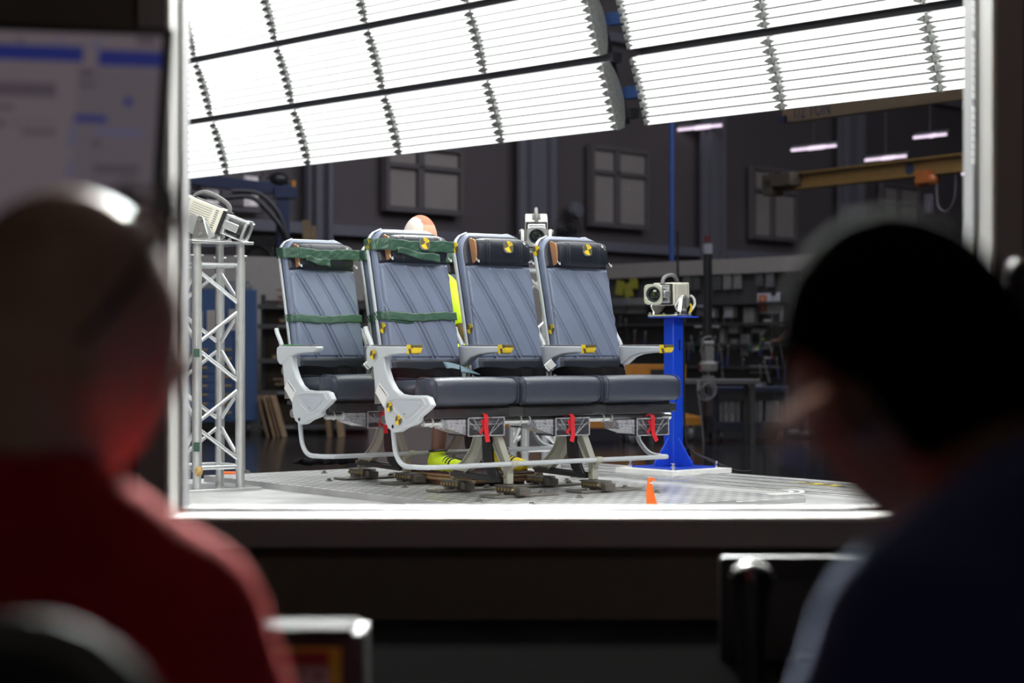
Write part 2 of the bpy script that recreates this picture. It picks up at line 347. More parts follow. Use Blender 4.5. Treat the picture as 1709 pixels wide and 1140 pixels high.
# hazard tape stripe near the right border
haz = bpy.data.materials.new('hazard_stripes'); haz.use_nodes = True; t = haz.node_tree; b = t.nodes['Principled BSDF']
tc = _n(t, 'ShaderNodeTexCoord'); wv = _n(t, 'ShaderNodeTexWave'); wv.inputs['Scale'].default_value = 5; wv.bands_direction = 'DIAGONAL'
t.links.new(tc.outputs['Object'], wv.inputs['Vector']); gt = _n(t, 'ShaderNodeMath', operation='GREATER_THAN'); gt.inputs[1].default_value = .5; t.links.new(wv.outputs['Fac'], gt.inputs[0])
mx = _n(t, 'ShaderNodeMix', data_type='RGBA'); mx.inputs['A'].default_value = (.02, .02, .02, 1); mx.inputs['B'].default_value = (.85, .65, .02, 1)
t.links.new(gt.outputs[0], mx.inputs['Factor']); t.links.new(mx.outputs['Result'], b.inputs['Base Color'])
a = tg(1305, 806, -.03); c = tg(1455, 813, -.03)
m = MB(); m.bar((*a, -.0305), (*c, -.0305), .07, .003); m.build('hazard_tape', haz, sled, smooth=False)
# chalk-like arc marks
m = MB(); cx, cy = tg(1240, 822, -.01)
for rr in (.16, .21):
    pts = []
    for k in range(13):
        a = R(-60+120*k/12); pts.append((cx+.1+rr*math.cos(a+R(-60)), cy+rr*math.sin(a+R(-60))))
    for p, q in zip(pts, pts[1:]): m.bar((*p, -.0085), (*q, -.0085), .02, .002)
m.build('chalk_mark', M['white'], sled, smooth=False)
m = MB(); x, y = tg(1051, 843, 0); text_mesh(m, '3', .035, Matrix.Translation((x, -1.1315, -.016)) @ Matrix.Rotation(R(90), 4, 'X'), depth=.0008); m.build('number', M['black'], sled, smooth=False)
# ================================================================== a three-seat airliner row (sled coordinates, seat i centred on x = i*PI_)
PT = .49
def yc(z):                                   # front face of the backrest at height z
    t = (z-.50)/.72; return -.060+.150*t+.018*t*t
ZT = 1.222
def hw(z, w=.203, r=.100, zt=ZT):
    return w if z < zt-r else w-(r-math.sqrt(max(0, r*r-(z-(zt-r))**2)))
GV = [(-.66, 1), (-.63, 1), (-.52, 1), (-.425, 1), (-.395, 1), (-.29, 1), (-.17, 1), (-.145, 1), (-.045, 1), (.045, 1), (.072, 1), (.168, 1)]
def backrest_mb():
    m = MB(); n = 40
    zs = [.475, .485, .50]+[.50+.605*k/14 for k in range(1, 15)]+[ZT-.100+.100*math.sin(R(90*k/9)) for k in range(0, 10)]
    vs = []
    for j, z in enumerate(zs):
        w = max(.01, hw(z)); th = .034 if j > 1 else .03+.01*j
        y0 = yc(z)+.027
        e = 1.0
        if z > ZT-.05: e = math.sqrt(max(.03, 1-((z-(ZT-.05))/.05)**2))**.7
        for k in range(n):
            a = 2*math.pi*k/n; ca, sa = math.cos(a), math.sin(a)
            vs.append((w*math.copysign(abs(ca)**.35, ca), y0+th*e*math.copysign(abs(sa)**.55, sa), z))
    fs = []
    for j in range(len(zs)-1):
        for k in range(n): l = (k+1) % n; fs.append((j*n+k, j*n+l, (j+1)*n+l, (j+1)*n+k))
    fs.append(tuple(range(n))); fs.append(tuple((len(zs)-1)*n+k for k in range(n)))
    return m.add(vs, fs)
def sheet(z0, z1, w0, w1, off, groove=False, nu=70, nv=80, edge=.012, x0=0):
    m = MB()
    def fn(u, v):
        z = z0+(z1-z0)*v; w = w0+(w1-w0)*v; w = min(w, hw(z)-.012); x = x0-w+2*w*u
        d = min(w*(1-abs(2*u-1)), (z-z0), (z1-z)); ed = max(0, 1-d/edge); ed = ed*ed
        y = yc(z)-.0065-off*(1-ed)+ed*.004
        if groove:
            a = x+(-.0)-.0; dd = 1.06-z; q = x-(.62*dd-.22*dd*dd)*.92   # curved channels sweeping down to the right
            for g, s_ in GV: y += .0085*math.exp(-((q-g)/.0045)**2)-.0062*math.exp(-((q-g+.011)/.0065)**2)
        y += .010*(1-((x)/.2)**2)*-.6*math.sin(math.pi*min(1, max(0, (z-.55)/.6)))
        return (x, y, z)
    return m.grid(fn, nu, nv)
def capb(v):                                 # -1..1 along the length, with closed ends
    r = -1.06+2.12*v; a = abs(r)
    return (max(-1, min(1, r)), 1.0 if a <= 1 else max(0, (1.06-a)/.06))
def headrest_mb():
    m = MB()
    def fn(u, v):
        a = 2*math.pi*u; b, ek = capb(v)
        # long pillow: superellipse section swept along x with rounded ends
        e = (1-abs(b)**5)**.35 if abs(b) < 1 else 0
        x = .013+.160*b
        c, s_ = math.cos(a), math.sin(a)
        y = -.010-.048*math.copysign(abs(c)**.75, c)*(.35+.65*e)*(1 if c > 0 else .4); z = 1.133+.065*math.copysign(abs(s_)**.62, s_)*(.55+.45*e)
        for g in (-.093, .098):
            for k in (-1, 1):
                q = math.exp(-((x-g-k*.006)/.003)**2)*.005; y += q if c > 0 else 0
        z = 1.133+(z-1.133)*ek; y = -.02+(y+.02)*ek
        return (x, y+yc(z)-.012-.20*(z-1.133), z)
    return m.grid(fn, 28, 90, wrap=True)
def marker_mb(r=.026, n=24):                # four-quadrant photo target, disc in the XZ plane facing -Y
    m = MB()
    for q in range(4):
        pts = [(0, 0)]+[(r*math.cos(R(90*q+20+90*k/(n//4))), r*math.sin(R(90*q+20+90*k/(n//4)))) for k in range(n//4+1)]
        m.prism(pts, -.0008, .0008, 'XZ', mi=q % 2)
    return m
def place_marker(name, parent, loc, rz=0, rx=0, ry=0, txt=None, r=.026, patch=None):
    m = marker_mb(r)
    if txt: text_mesh(m, txt, r*.75, Matrix.Translation((r*.22, -.0012, r*.5)) @ Matrix.Rotation(R(90), 4, 'X'), mi=1, depth=.0002)
    if patch: m.cur = 2; m.prism(rrect(r*2.1, r*2.2, .02, cx=-.004, cy=-.002), .0009, .0014, 'XZ')
    o = m.build(name, [M['yellow'], M['olive'], M['grey_plastic']], parent, smooth=False); o.location = loc; o.rotation_euler = (rx, ry, rz); return o
def cushion_mb():
    m = MB()
    # nose bolster: rounded block across the full width
    def fn(u, v):
        a = 2*math.pi*u; b, ek = capb(v); ex = (1-abs(b)**10)**.4 if abs(b) < 1 else 0
        ca, sa = math.cos(a), math.sin(a)
        y = -.375+.085*math.copysign(abs(ca)**.55, ca)*(.80+.20*ex); z = .480+.062*math.copysign(abs(sa)**.6, sa)*(.80+.20*ex)
        if sa > 0: z += .004*(1-b*b)
        y = -.375+(y+.375)*ek; z = .480+(z-.480)*ek
        return (.237*b*(.985+.015*ex), y-.012*(1-b*b), z)
    m.grid(fn, 32, 40, wrap=True)
    # rear pan
    def fn2(u, v):
        a = 2*math.pi*u; b, ek = capb(v); ex = (1-abs(b)**8)**.4 if abs(b) < 1 else 0
        ca, sa = math.cos(a), math.sin(a)
        y = -.145+.175*math.copysign(abs(ca)**.45, ca)*(.9+.1*ex); z = .478+.050*math.copysign(abs(sa)**.6, sa)*(.75+.25*ex)-.03*(y+.3)
        y = -.145+(y+.145)*ek; z = .478+(z-.478)*ek
        return (.212*b, y, z+.006)
    m.grid(fn2, 32, 30, wrap=True)
    return m
def ribbon(pts, w, t, side=(1, 0, 0)):
    m = MB(); P = smoothpts(pts, 5); sd = Vector(side).normalized()
    vs = []; N = len(P)
    for i, p in enumerate(P):
        tg_ = (P[min(i+1, N-1)]-P[max(i-1, 0)]).normalized(); s_ = (sd-tg_*sd.dot(tg_)).normalized(); n_ = tg_.cross(s_)
        for a, b in ((-1, -1), (1, -1), (1, 1), (-1, 1)): vs.append(p+s_*a*w/2+n_*b*t/2)
    fs = [(0, 1, 2, 3), tuple(4*(N-1)+k for k in (3, 2, 1, 0))]
    for i in range(N-1):
        for k in range(4): l = (k+1) % 4; fs.append((i*4+k, i*4+l, i*4+4+l, i*4+4+k))
    return m.add(vs, fs)
ARM = [(.015, .676), (.020, .650), (.012, .612), (-.008, .592), (-.035, .590), (-.062, .606), (-.10, .628), (-.16, .643), (-.24, .650), (-.325, .652), (-.352, .660), (-.360, .674), (-.350, .681), (-.1, .682), (-.01, .684)]
def armrest(i, parent):
    x = (i-.5)*PT-(.012 if i == 0 else 0)
    m = MB(); m.prism(ARM, x-.022, x+.022)
    o = m.build('armrest', M['shell'], parent, bevel=.006, seg=3)
    m = MB(); m.box((x, -.17, .6855), (.036, .31, .006)); m.build('arm_pad', M['grey_plastic'], o, bevel=.002)
    m = MB()                                 # bent bracket rising behind the arm to the backrest
    m.tube(smoothpts([(x, -.002, .665), (x, .01, .70), (x, .045, .745), (x, .055, .77)], 4), .011, 8); m.build('arm_bracket', M['shell'], o)
    return o, x
def tape_cap(o, x):
    m = MB()
    m.prism([(-.312, .6885), (-.366, .6885), (-.366, .672), (-.352, .652), (-.335, .648), (-.312, .648)], x-.024, x+.024)
    for p in range(len(m.f)): m.mi[p] = 0
    m.prism([(-.343, .6892), (-.3668, .6892), (-.3668, .676), (-.348, .672)], x-.0246, x+.0246, mi=1); m.prism([(-.325, .672), (-.345, .672), (-.352, .652), (-.335, .6478)], x-.0246, x+.0246, mi=1)
    m.build('tape_cap', [M['yellow'], M['olive']], o, bevel=.001)
PANEL = [(621, 598), (619, 588), (622, 581), (630, 579), (638, 584), (640, 600), (642, 615), (648, 634), (656, 649), (666, 658), (680, 660), (705, 660), (713, 663), (719, 677), (712, 684), (697, 697), (697, 703), (689, 709), (675, 714), (664, 721), (655, 722), (646, 715), (641, 700), (640, 683), (632, 670), (625, 652), (622, 620)]
def seat_row(name, label, taped, marks, simple=False):
    root = empty(name, G(0, 0, 0), R(TH), label, 'airplane seats', 'rows of airplane seats')
    # ---- seats
    for i in range(3):
        ox = i*PT
        b = backrest_mb().build('backrest', M['blue_leather'], root, loc=(ox+.014, 0, 0))
        sh = MB()                            # hard white shell wrapped round the rear and sides
        def fsh(u, v):
            z = .56+(ZT+.004-.56)*v; w = max(.02, hw(z, .210, .104, ZT+.005)); a = R(-4+188*u)
            ca, sa = math.cos(a), math.sin(a)
            return (w*math.copysign(abs(ca)**.35, ca), yc(z)+.046+.028*math.copysign(abs(sa)**.5, sa)*(1 if z < ZT-.03 else .8), z)
        sh.grid(fsh, 30, 40); sh.build('back_shell', M['shell'], b, solid=.006)
        sheet(.628, 1.060, .198, .190, .004, True, 130, 170).build('quilted_panel', M['blue_leather'], b, angle=180)
        sheet(.515, .624, .196, .198, .004, False, 30, 14).build('lumbar_panel', M['navy_leather'], b, angle=180)
        sheet(1.064, 1.208, .200, .20, .002, False, 40, 20).build('top_panel', M['navy_leather'], b, angle=180)
        headrest_mb().build('headrest', M['navy_leather'], b, angle=180)
        m = MB(); m.prism(sm2([(-.018, 1.078), (-.036, 1.092), (-.038, 1.14), (-.028, 1.182), (-.004, 1.192), (.02, 1.19), (.025, 1.10), (.01, 1.075)]), -.153, -.144)
        for q in range(len(m.v)): m.v[q].y += yc(m.v[q].z)-.012-.24*(m.v[q].z-1.133)
        m.build('headrest_wing', M['tan'], b, bevel=.002)
        for (fx, fz, k) in ((-.160, 1.088, 0), (.168, 1.085, 1)):
            m = MB(); m.tube(smoothpts([(fx-.006, 0, fz+.01), (fx+.004, 0, fz-.004), (fx+.012, 0, fz-.008), (fx+.008, 0, fz+.004)], 4), .0022, 6)
            m.build('white_tag', M['white'], b, loc=(0, yc(1.09)-.062, 0))
        m = MB(); m.box((.128, 0, 1.176), (.009, .001, .016), (0, R(-38), 0)); m.box((.141, 0, 1.158), (.012, .001, .012), (0, R(-38), 0)); m.build('stitched_label', M['white'], b, loc=(0, yc(1.15)-.0660, 0), smooth=False)
        if marks and (i > 0 or taped):
            place_marker('target_marker', b, (.030, yc(1.16)-.0755-(.006 if taped and i == 0 else 0), 1.158), rx=R(-12), txt=['21', '18', 'Y'][i], r=.027, patch='g')
        if marks:
            place_marker('target_marker', b, (-.2120, yc(1.15)+.032, 1.15), rz=R(-90), r=.026)
            place_marker('target_marker', b, (-.2052, .012, .765), rz=R(-90), r=.024, txt='17')
        if taped and i in taped:
            for z0, z1, kd in ((1.118, 1.172, 'h'), (.800, .838, 'b')):
                m = MB()
                def ft(u, v, z0=z0, z1=z1, kd=kd):
                    a = u; z = z0+(z1-z0)*v
                    z += .004*math.sin(a*9)+(-.006 if kd == 'h' else 0)*(a-.5)+.0015*math.sin(a*40+v*5)
                    if a < .12: x = -.2125; y = yc(z)+.066-.066*(a/.12); x += .002*math.sin(a*200+v*7)
                    elif a < .16: x = -.2125+.015*((a-.12)/.04); y = yc(z)-.004
                    else: x = -.1975+.392*(a-.16)/.84; y = yc(z)-.016
                    if kd == 'h' and a >= .16:
                        k = min(1, (a-.16)/.10); y = yc(z)-.016-.2*(z-1.133)*k-.056*k*k*(3-2*k)+.0007*math.sin(a*31+v*6)+.0006*math.sin(a*57-v*11)
                    elif kd == 'b' and a >= .16: y -= .0035+.004*math.sin(math.pi*(a-.16)/.84)
                    return (x, y, z)
                m.grid(ft, 90, 9); m.build('tape_band', M['tape'], b, solid=.0012, angle=180)
            m = MB()                         # the loose tail of the head tape
            sgn = 1 if i == 0 and marks else .6
            m.grid(lambda u, v: (-.15+.24*sgn*u+.02, yc(1.12)-.077-.003*math.sin(u*11+v*3), 1.135-.030*u*sgn-.026*v+.004*math.sin(u*9)-.012*u*v), 24, 6)
            m.build('tape_tail', M['tape'], b, solid=.0012, angle=180)
            if marks:
                m = MB(); m.grid(lambda u, v: (-.19+.15*u, yc(.80)-.0185, .815-.02*u-.018*v), 10, 4); m.build('tape_tail', M['tape'], b, solid=.0012)
        c = cushion_mb().build('seat_cushion', M['cushion_leather'], root, loc=(ox, 0, 0), angle=180)
        for s_ in (-1, 1):
            m = MB(); pts = [(s_*.222, -.375+.088*math.copysign(abs(math.cos(R(a)))**.55, math.cos(R(a)))-.003, .480+.0645*math.copysign(abs(math.sin(R(a)))**.6, math.sin(R(a)))) for a in range(30, 260, 10)]
            m.tube(pts, .0022, 6); m.build('piping', M['cushion_leather'], c)
        # belts: two webbing halves and a silver buckle
        bl = ribbon([(-.20, .0, .53), (-.19, -.06, .560), (-.15, -.14, .562), (-.09, -.20, .556), (-.03, -.21, .566), (.02, -.24, .555), (.07, -.18, .558)], .044, .003, (0, .35, .93)).build('lap_belt', M['belt'], root, loc=(ox, 0, 0))
        bl2 = ribbon([(.20, .0, .53), (.19, -.06, .565), (.13, -.14, .575), (.08, -.22, .556), (.03, -.22, .563), (-.03, -.25, .552), (-.09, -.25, .556)], .044, .003, (.1, .4, .9)).build('lap_belt', M['belt'], root, loc=(ox, 0, 0))
        bx = [(-.195, .0), (.14, -.06), (.09, -.13)][i]
        if i == (1 if marks else 0):
            m = MB(); m.box((0, 0, 0), (.062, .040, .016)); m.box((.005, 0, .009), (.045, .04, .004))
            m.build('buckle', M['alu'], bl2, loc=(.150, -.16, .588), rot=(R(62), R(-30), R(8)), bevel=.004)
        if marks and i == 0:
            m = MB(); m.grid(lambda u, v: (.03+.16*u, -.20-.02*u+.05*v, .556+.055*v*(1-.75*u)+.006*math.sin(u*4)), 10, 6); m.build('blue_pad', mat('blue_grey_sheet', (.07, .13, .17), .5), bl, solid=.004)
        m = MB(); m.box((-.214, -.06, .520), (.012, .05, .045), (R(20), 0, 0)); m.cyl((-.222, -.055, .53), (-.204, -.055, .53), .012); m.build('belt_anchor', M['chrome'], root, loc=(ox, 0, 0), bevel=.002)
        m = MB(); m.cyl((-.235, .02, .56), (-.205, .02, .56), .026); m.cyl((-.235, .03, .60), (-.21, .03, .60), .018); m.box((-.222, .0, .50), (.014, .05, .16)); m.build('recline_hinge', M['steel'], root, loc=(ox, 0, 0), bevel=.002)
    # ---- armrests
    for i in range(4):
        o, x = armrest(i, root)
        if marks: tape_cap(o, x)
        if not marks and i == 0:
            m = MB(); m.box((x, -.10, .6895), (.038, .10, .002)); m.build('green_tape_strip', mat('bright_green_tape', (.05, .75, .12), .5), o, smooth=False)
        if i: # upright under the arm
            m = MB(); m.box((x, .0, .56), (.022, .04, .11)); m.build('arm_post', M['shell'], root, bevel=.004)
    # ---- left end fairing
    xl = -.262
    po = [tr(u, v, xl-.016) for u, v in PANEL]
    m = MB(); m.prism(po, xl-.014, xl+.018); pn = m.build('end_panel', M['shell'], root, bevel=.007, seg=3)
    tri = [tr(u, v, xl-.016) for u, v in ((656, 671), (668, 669), (700, 669), (703, 675), (697, 683), (683, 696), (678, 697), (664, 682))]
    m = MB(); m.prism(tri, xl-.0175, xl-.0135); m.build('panel_recess', M['shell_edge'], pn, bevel=.002)
    rim = [tr(u, v, xl-.016) for u, v in ((648, 668), (666, 664), (704, 664), (710, 676), (701, 686), (684, 701), (676, 702), (660, 688))]
    m = MB(); m.tube([(xl-.014, y, z) for y, z in rim], .0045, 6, closed=True); m.build('panel_rim', M['shell'], pn)
    m = MB(); y, z = tr(655, 712, xl-.016); m.cyl((xl-.0155, y, z), (xl-.01, y, z), .0085, n=16); m.build('panel_hole', M['black'], pn); m = MB(); y, z = tr(675, 691, xl-.016); m.cyl((xl-.0185, y, z), (xl-.01, y, z), .003, n=8); m.build('panel_hole', M['black'], pn)
    lb = [tr(u, v, xl-.016) for u, v in ((633, 639), (648, 660), (641, 679), (626, 655))]
    m = MB(); m.prism(lb, xl-.0165, xl-.0135, mi=0)
    a, b_ = Vector((0, *lb[0])), Vector((0, *lb[1])); d = (b_-a).normalized(); nrm = Vector((-1, 0, 0)); up = d.cross(nrm)*-1
    cpos = (a+b_)/2+Vector((xl-.0170, 0, 0)); up = nrm.cross(d); cpos -= up*.009*(1 if up.z > 0 else -1)
    if up.z < 0: up = -up
    rgt = up.cross(nrm)
    Mt = Matrix((( rgt.x, up.x, nrm.x, cpos.x), (rgt.y, up.y, nrm.y, cpos.y), (rgt.z, up.z, nrm.z, cpos.z), (0, 0, 0, 1)))
    text_mesh(m, 'SN 20000002 05', .0115, Mt, mi=1, depth=.0002)
    m.build('serial_label', [M['white'], M['black']], pn, smooth=False)
    if marks:
        for (u, v, tx) in ((625, 592, '27'), (650, 679, '47'), (665, 701, '45')):
            y, z = tr(u, v, xl-.018); place_marker('target_marker', pn, (xl-(.0275 if v < 600 else .0195), y, z), rz=R(-90), r=.0225, txt=tx)
    # ---- beams, shroud, pans under the cushions
    m = MB(); m.tube([(-.235, -.37, .345), (1.215, -.37, .345)], .017, 16); m.build('front_beam', M['brushed'], root)
    m = MB(); m.tube([(-.235, -.06, .350), (1.215, -.06, .350)], .022, 16); m.build('rear_beam', M['brushed'], root)
    m = MB(); m.box((.49, -.405, .388), (1.46, .022, .040)); m.box((.49, -.2, .402), (1.44, .40, .018)); m.build('seat_pan', M['charcoal'], root, bevel=.003)
    for i in range(3):
        m = MB(); m.box((i*PT, -.2, .42), (.42, .40, .03)); m.build('pan_foam', M['black'], root, bevel=.004)
        m = MB(); m.box((i*PT, -.419, .385), (.40, .004, .040)); m.build('shroud', M['smoke'], root, bevel=.001)
        for dx in (-.14, -.19):
            m = MB(); m.tube([(i*PT+dx, -.37+.0185*math.cos(R(a)), .345+.0185*math.sin(R(a))) for a in range(0, 360, 30)], .0035, 6, closed=True); m.build('cable_clip', M['shell'], root)
    # ---- life vest boxes with red pull straps
    for i in range(3):
        bc = ty((811, 955, 1089)[i], 712, -.425); x = bc[0]; zz = bc[1]
        m = MB(); w, h, d = .198, .080, .15
        for s_ in (-1, 1):
            m.box((x+s_*w/2, -.35, zz), (.003, d, h)); m.box((x, -.35, zz+s_*h/2), (w, d, .003)); m.box((x, -.35+s_*d/2, zz), (w, .003, h))
        bx = m.build('life_vest_box', M['clear'], root, smooth=False)
        m = MB()
        yf = -.35-d/2-.003
        for s_ in (-1, 1):
            m.box((x+s_*w/2, yf, zz), (.005, .005, h)); m.box((x, yf, zz+s_*h/2), (w, .005, .005))
            m.bar((x+s_*.015, yf, zz-h/2), (x+s_*.07, yf, zz+h/2-.005), .0022, .002); m.bar((x+s_*.015, yf, zz-h/2), (x+s_*.09, yf, zz+.02), .0018, .002)
        m.bar((x-w/2, yf, zz+.01), (x+w/2, yf, zz+.01), .0018, .002); m.build('box_rib', M['clear_edge'], bx, smooth=False)
        m = MB(); m.tube(smoothpts([(x-.06, -.36, zz-.026), (x-.02, -.38, zz-.02), (x+.03, -.34, zz-.028), (x+.07, -.36, zz-.02)], 5), .005, 8); m.box((x, -.33, zz-.030), (.12, .07, .012)); m.build('vest_pouch', M['black'], bx)
        m = MB()
        m.prism([(x-.215, zz+.035), (x-w/2, zz+.035), (x-w/2, zz-.036), (x-.13, zz-.026), (x-.19, zz-.008)], -.41, -.30, 'XZ'); m.build('box_cover', M['clear_cover'], bx, smooth=False)
        sx = [.0, .0, .0][i]+x-.008
        ribbon([(sx, -.385, zz+.045), (sx, -.41, zz+.060), (sx, -.436, zz+.046), (sx-.003, -.44, zz+.01), (sx-.001, -.442, zz-.03), (sx+(-.014 if i == 1 else .002 if i == 0 else .016), -.448, zz-.068)], .024, .002, (1, 0, 0)).build('red_strap', M['red'], bx)
        ribbon([(sx-.02, -.43, zz+.03), (sx-.012, -.435, zz), (sx-.03, -.43, zz-.03)], .014, .002, (1, 0, 0)).build('red_strap', M['red'], bx)
    # ---- legs
    for k, lx in enumerate((.245, .745)):
        for s_ in (-1, 1):
            pass
        # curved rear leg, I section
        cu = smoothpts([(.02, .335), (-.005, .27), (-.01, .21), (.015, .15), (.06, .10), (.10, .075)], 5)
        cu = [(p.x, p.y) for p in smoothpts([(-.165, .335, 0), (-.150, .26, 0), (-.105, .18, 0), (-.025, .115, 0), (.075, .085, 0)], 6)]
        def thick(cu, w):
            L, Rr = [], []
            for q in range(len(cu)):
                a = Vector(cu[max(q-1, 0)]); b_ = Vector(cu[min(q+1, len(cu)-1)]); d = (b_-a).normalized(); n_ = Vector((-d.y, d.x)); p = Vector(cu[q])
                ww = w*(1.25-.5*q/len(cu)); L.append(tuple(p+n_*ww/2)); Rr.append(tuple(p-n_*ww/2))
            return L+Rr[::-1]
        m = MB(); m.prism(thick(cu, .062), lx-.004, lx+.004)
        for sgn in (1, -1):
            c2 = []
            for q in range(len(cu)):
                a = Vector(cu[max(q-1, 0)]); b_ = Vector(cu[min(q+1, len(cu)-1)]); d = (b_-a).normalized(); n_ = Vector((-d.y, d.x)); ww = .062*(1.25-.5*q/len(cu)); c2.append(tuple(Vector(cu[q])+n_*sgn*ww/2))
            m.prism(thick(c2, .006), lx-.018, lx+.018)
        m.build('rear_leg', M['cream'], root, bevel=.0015)
        fo = [(-.195, .335), (-.255, .335), (-.375, .125), (-.372, .075), (-.345, .075), (-.338, .115)]
        m = MB(); m.prism(fo, lx-.006, lx+.006); m.bar((lx, -.255, .335), (lx, -.376, .12), .034, .006); m.bar((lx, -.195, .335), (lx, -.338, .115), .034, .006); m.box((lx, -.36, .095), (.034, .032, .075))
        m.build('front_leg', M['cream'], root, bevel=.0015)
        m = MB(); m.prism([(-.19, .33), (-.245, .33), (-.262, .23), (-.272, .16), (-.31, .10), (-.33, .075), (-.285, .075), (-.235, .10), (-.20, .17)], lx-.03, lx-.012); m.build('energy_absorber', M['black'], root, bevel=.003)
        m = MB(); m.bar((lx, .06, .082), (lx, -.33, .072), .05, .022); m.bar((lx, .06, .095), (lx, -.33, .085), .02, .008); m.build('track_link', M['charcoal'], root, bevel=.002)
        for yy in (.07, -.355): m = MB(); m.cyl((lx, yy, .055), (lx, yy, .092), .010, n=12); m.cyl((lx-.022, yy, .088), (lx+.022, yy, .088), .007, n=10); m.build('track_stud', M['brass'], root)
    # ---- baggage bar
    bz = .150
    m = MB(); m.tube(smoothpts([(-.25, -.16, .325), (-.25, -.165, .28), (-.25, -.185, .20), (-.25, -.24, .155), (-.245, -.33, bz), (-.21, -.385, bz), (-.15, -.40, bz), (.2, -.40, bz), (.7, -.40, bz), (1.12, -.40, bz), (1.175, -.385, bz), (1.185, -.33, bz), (1.185, -.26, bz+.01), (1.185, -.20, bz+.05), (1.185, -.175, .24), (1.185, -.17, .335)], 6), .0115, 12); m.build('baggage_bar', M['shell'], root)
    for lx in (.245, .745):
        m = MB(); m.cyl((lx-.017, -.40, bz), (lx+.017, -.40, bz), .016, n=14); m.box((lx, -.378, bz-.012), (.022, .03, .025)); m.build('bar_clamp', M['cream'], root, bevel=.002)
    # right end carrier
    m = MB(); m.box((1.205, -.10, .385), (.02, .25, .05)); m.box((1.222, .0, .47), (.02, .06, .14)); m.build('end_bracket', M['charcoal'], root, bevel=.003)
    return root
front = seat_row('airplane_seat_row', 'front row of three blue-grey leather airplane seats with yellow and black target stickers', (0,), True)
back = seat_row('airplane_seat_row', 'rear row of blue-grey airplane seats, green-taped headrests, no stickers on the end panel', (0, 1, 2), False)
LAT, RP = .105, .975
back.location = G(LAT, RP, 0)
# ---------------- floor fittings under every leg
def fitting(x, y, label, plate=True, flip=1):
    root = empty('floor_fitting', G(x, y, 0), R(TH), label, 'floor fitting', 'bolted steel fittings under the seat legs')
    m = MB(); m.box((.035, -.03, .0065), (.30, .11, .010)); bp = m.build('base_plate', M['steel'], root, bevel=.0015)
    for bx, by in ((-.07, -.06), (-.02, -.062), (.12, -.06), (.15, -.02)):
        m = MB(); m.cyl((bx, by, .0115), (bx, by, .0145), .016, n=16); m.cyl((bx, by, .014), (bx, by, .023), .0095, n=6); m.build('bolt', M['steel'], root)
    m = MB(); m.box((0, -.03, .031), (.045, .15, .034)); m.box((0, -.02, .0505), (.075, .12, .006)); m.box((.0, -.10, .028), (.05, .04, .030)); m.box((-.03, -.03, .04), (.012, .12, .03)); m.build('clamp_block', M['darksteel'], root, bevel=.002)
    root.scale = (1.22, 1.1, 1.0)
    m = MB()
    for k in range(6): m.cyl((-.042, -.085+.022*k, .035), (-.035, -.085+.022*k, .035), .0065, n=6)
    m.build('screw_row', M['brass'], root)
    return root
fitting(.245, -.355, 'steel floor fitting under the front foot of the front row, left leg pair')
fitting(.745, -.355, 'steel floor fitting under the front foot of the front row, right leg pair')
fitting(.245, .07, 'steel floor fitting under the front row rear foot, left leg pair')
fitting(.745, .07, 'steel floor fitting under the front row rear foot, right leg pair, by the board')
fitting(LAT+.245, RP-.355, 'steel floor fitting under the rear row front foot, left of the front row')
fitting(LAT+.245, RP+.07, 'leftmost steel floor fitting, under the rear foot of the rear row')
# loose bolts on the top plate
for k, (u, v) in enumerate(((413, 789), (541, 790), (549, 803), (675, 814), (800, 837), (968, 798), (967, 831), (887, 843), (1096, 823), (957, 797), (946, 803))):
    x, y = tg(u, v, 0); m = MB(); m.cyl((0, 0, .0005), (0, 0, .004), .018, n=16); m.cyl((0, 0, .004), (0, 0, .014), .010, n=6)
    o = m.build('deck_bolt', M['steel']); o.location = G(x, y, 0)
    tag(o, 'hex bolt on the deck plate, '+['far left corner', 'far edge before the black cable sleeve', 'left of the leftmost floor fitting', 'near the plate edge left of the front row', 'nearest the window sill', 'behind the right leg pair', 'right of the right front fitting', 'nearest the sill right of the front fitting', 'beside the orange flag', 'behind the right front leg', 'beyond the right front fitting'][k], 'bolt', 'bolts on the deck plate')
# ================================================================== fluorescent light bank
H_ = 1.5
def lerp(a, b, t): return a+(b-a)*t
BD = Vector((.672, -.740, 0)); BN = Vector((-.740, -.672, 0))        # along the bank, and out of it (towards the sled)
tube_m = bpy.data.materials.new('lit_fluorescent_tube'); tube_m.use_nodes = True; b = tube_m.node_tree.nodes['Principled BSDF']; b.inputs['Emission Color'].default_value = (1, .995, .98, 1); b.inputs['Emission Strength'].default_value = 1.9
refl_m = mat('white_reflector_enamel', (.55, .55, .54), .35, var=.01)
fin_m = mat('grey_reflector_fin', (.05, .05, .045), .5, var=.02)
brk_m = mat('lamp_bracket_steel', (.42, .43, .42), .4, .5, var=.2, vscale=40)
strong_m = tube_m.copy(); strong_m.name = 'lit_fluorescent_tube_high'; strong_m.node_tree.nodes['Principled BSDF'].inputs['Emission Strength'].default_value = 7.0  # unseen upper rows: glow boosted beyond the lower tubes to light heads and seats
frame_m = mat('bank_frame_paint', (.035, .035, .045), .5)
PL, PH = 1.19, .475                          # one panel: length along the bank and height
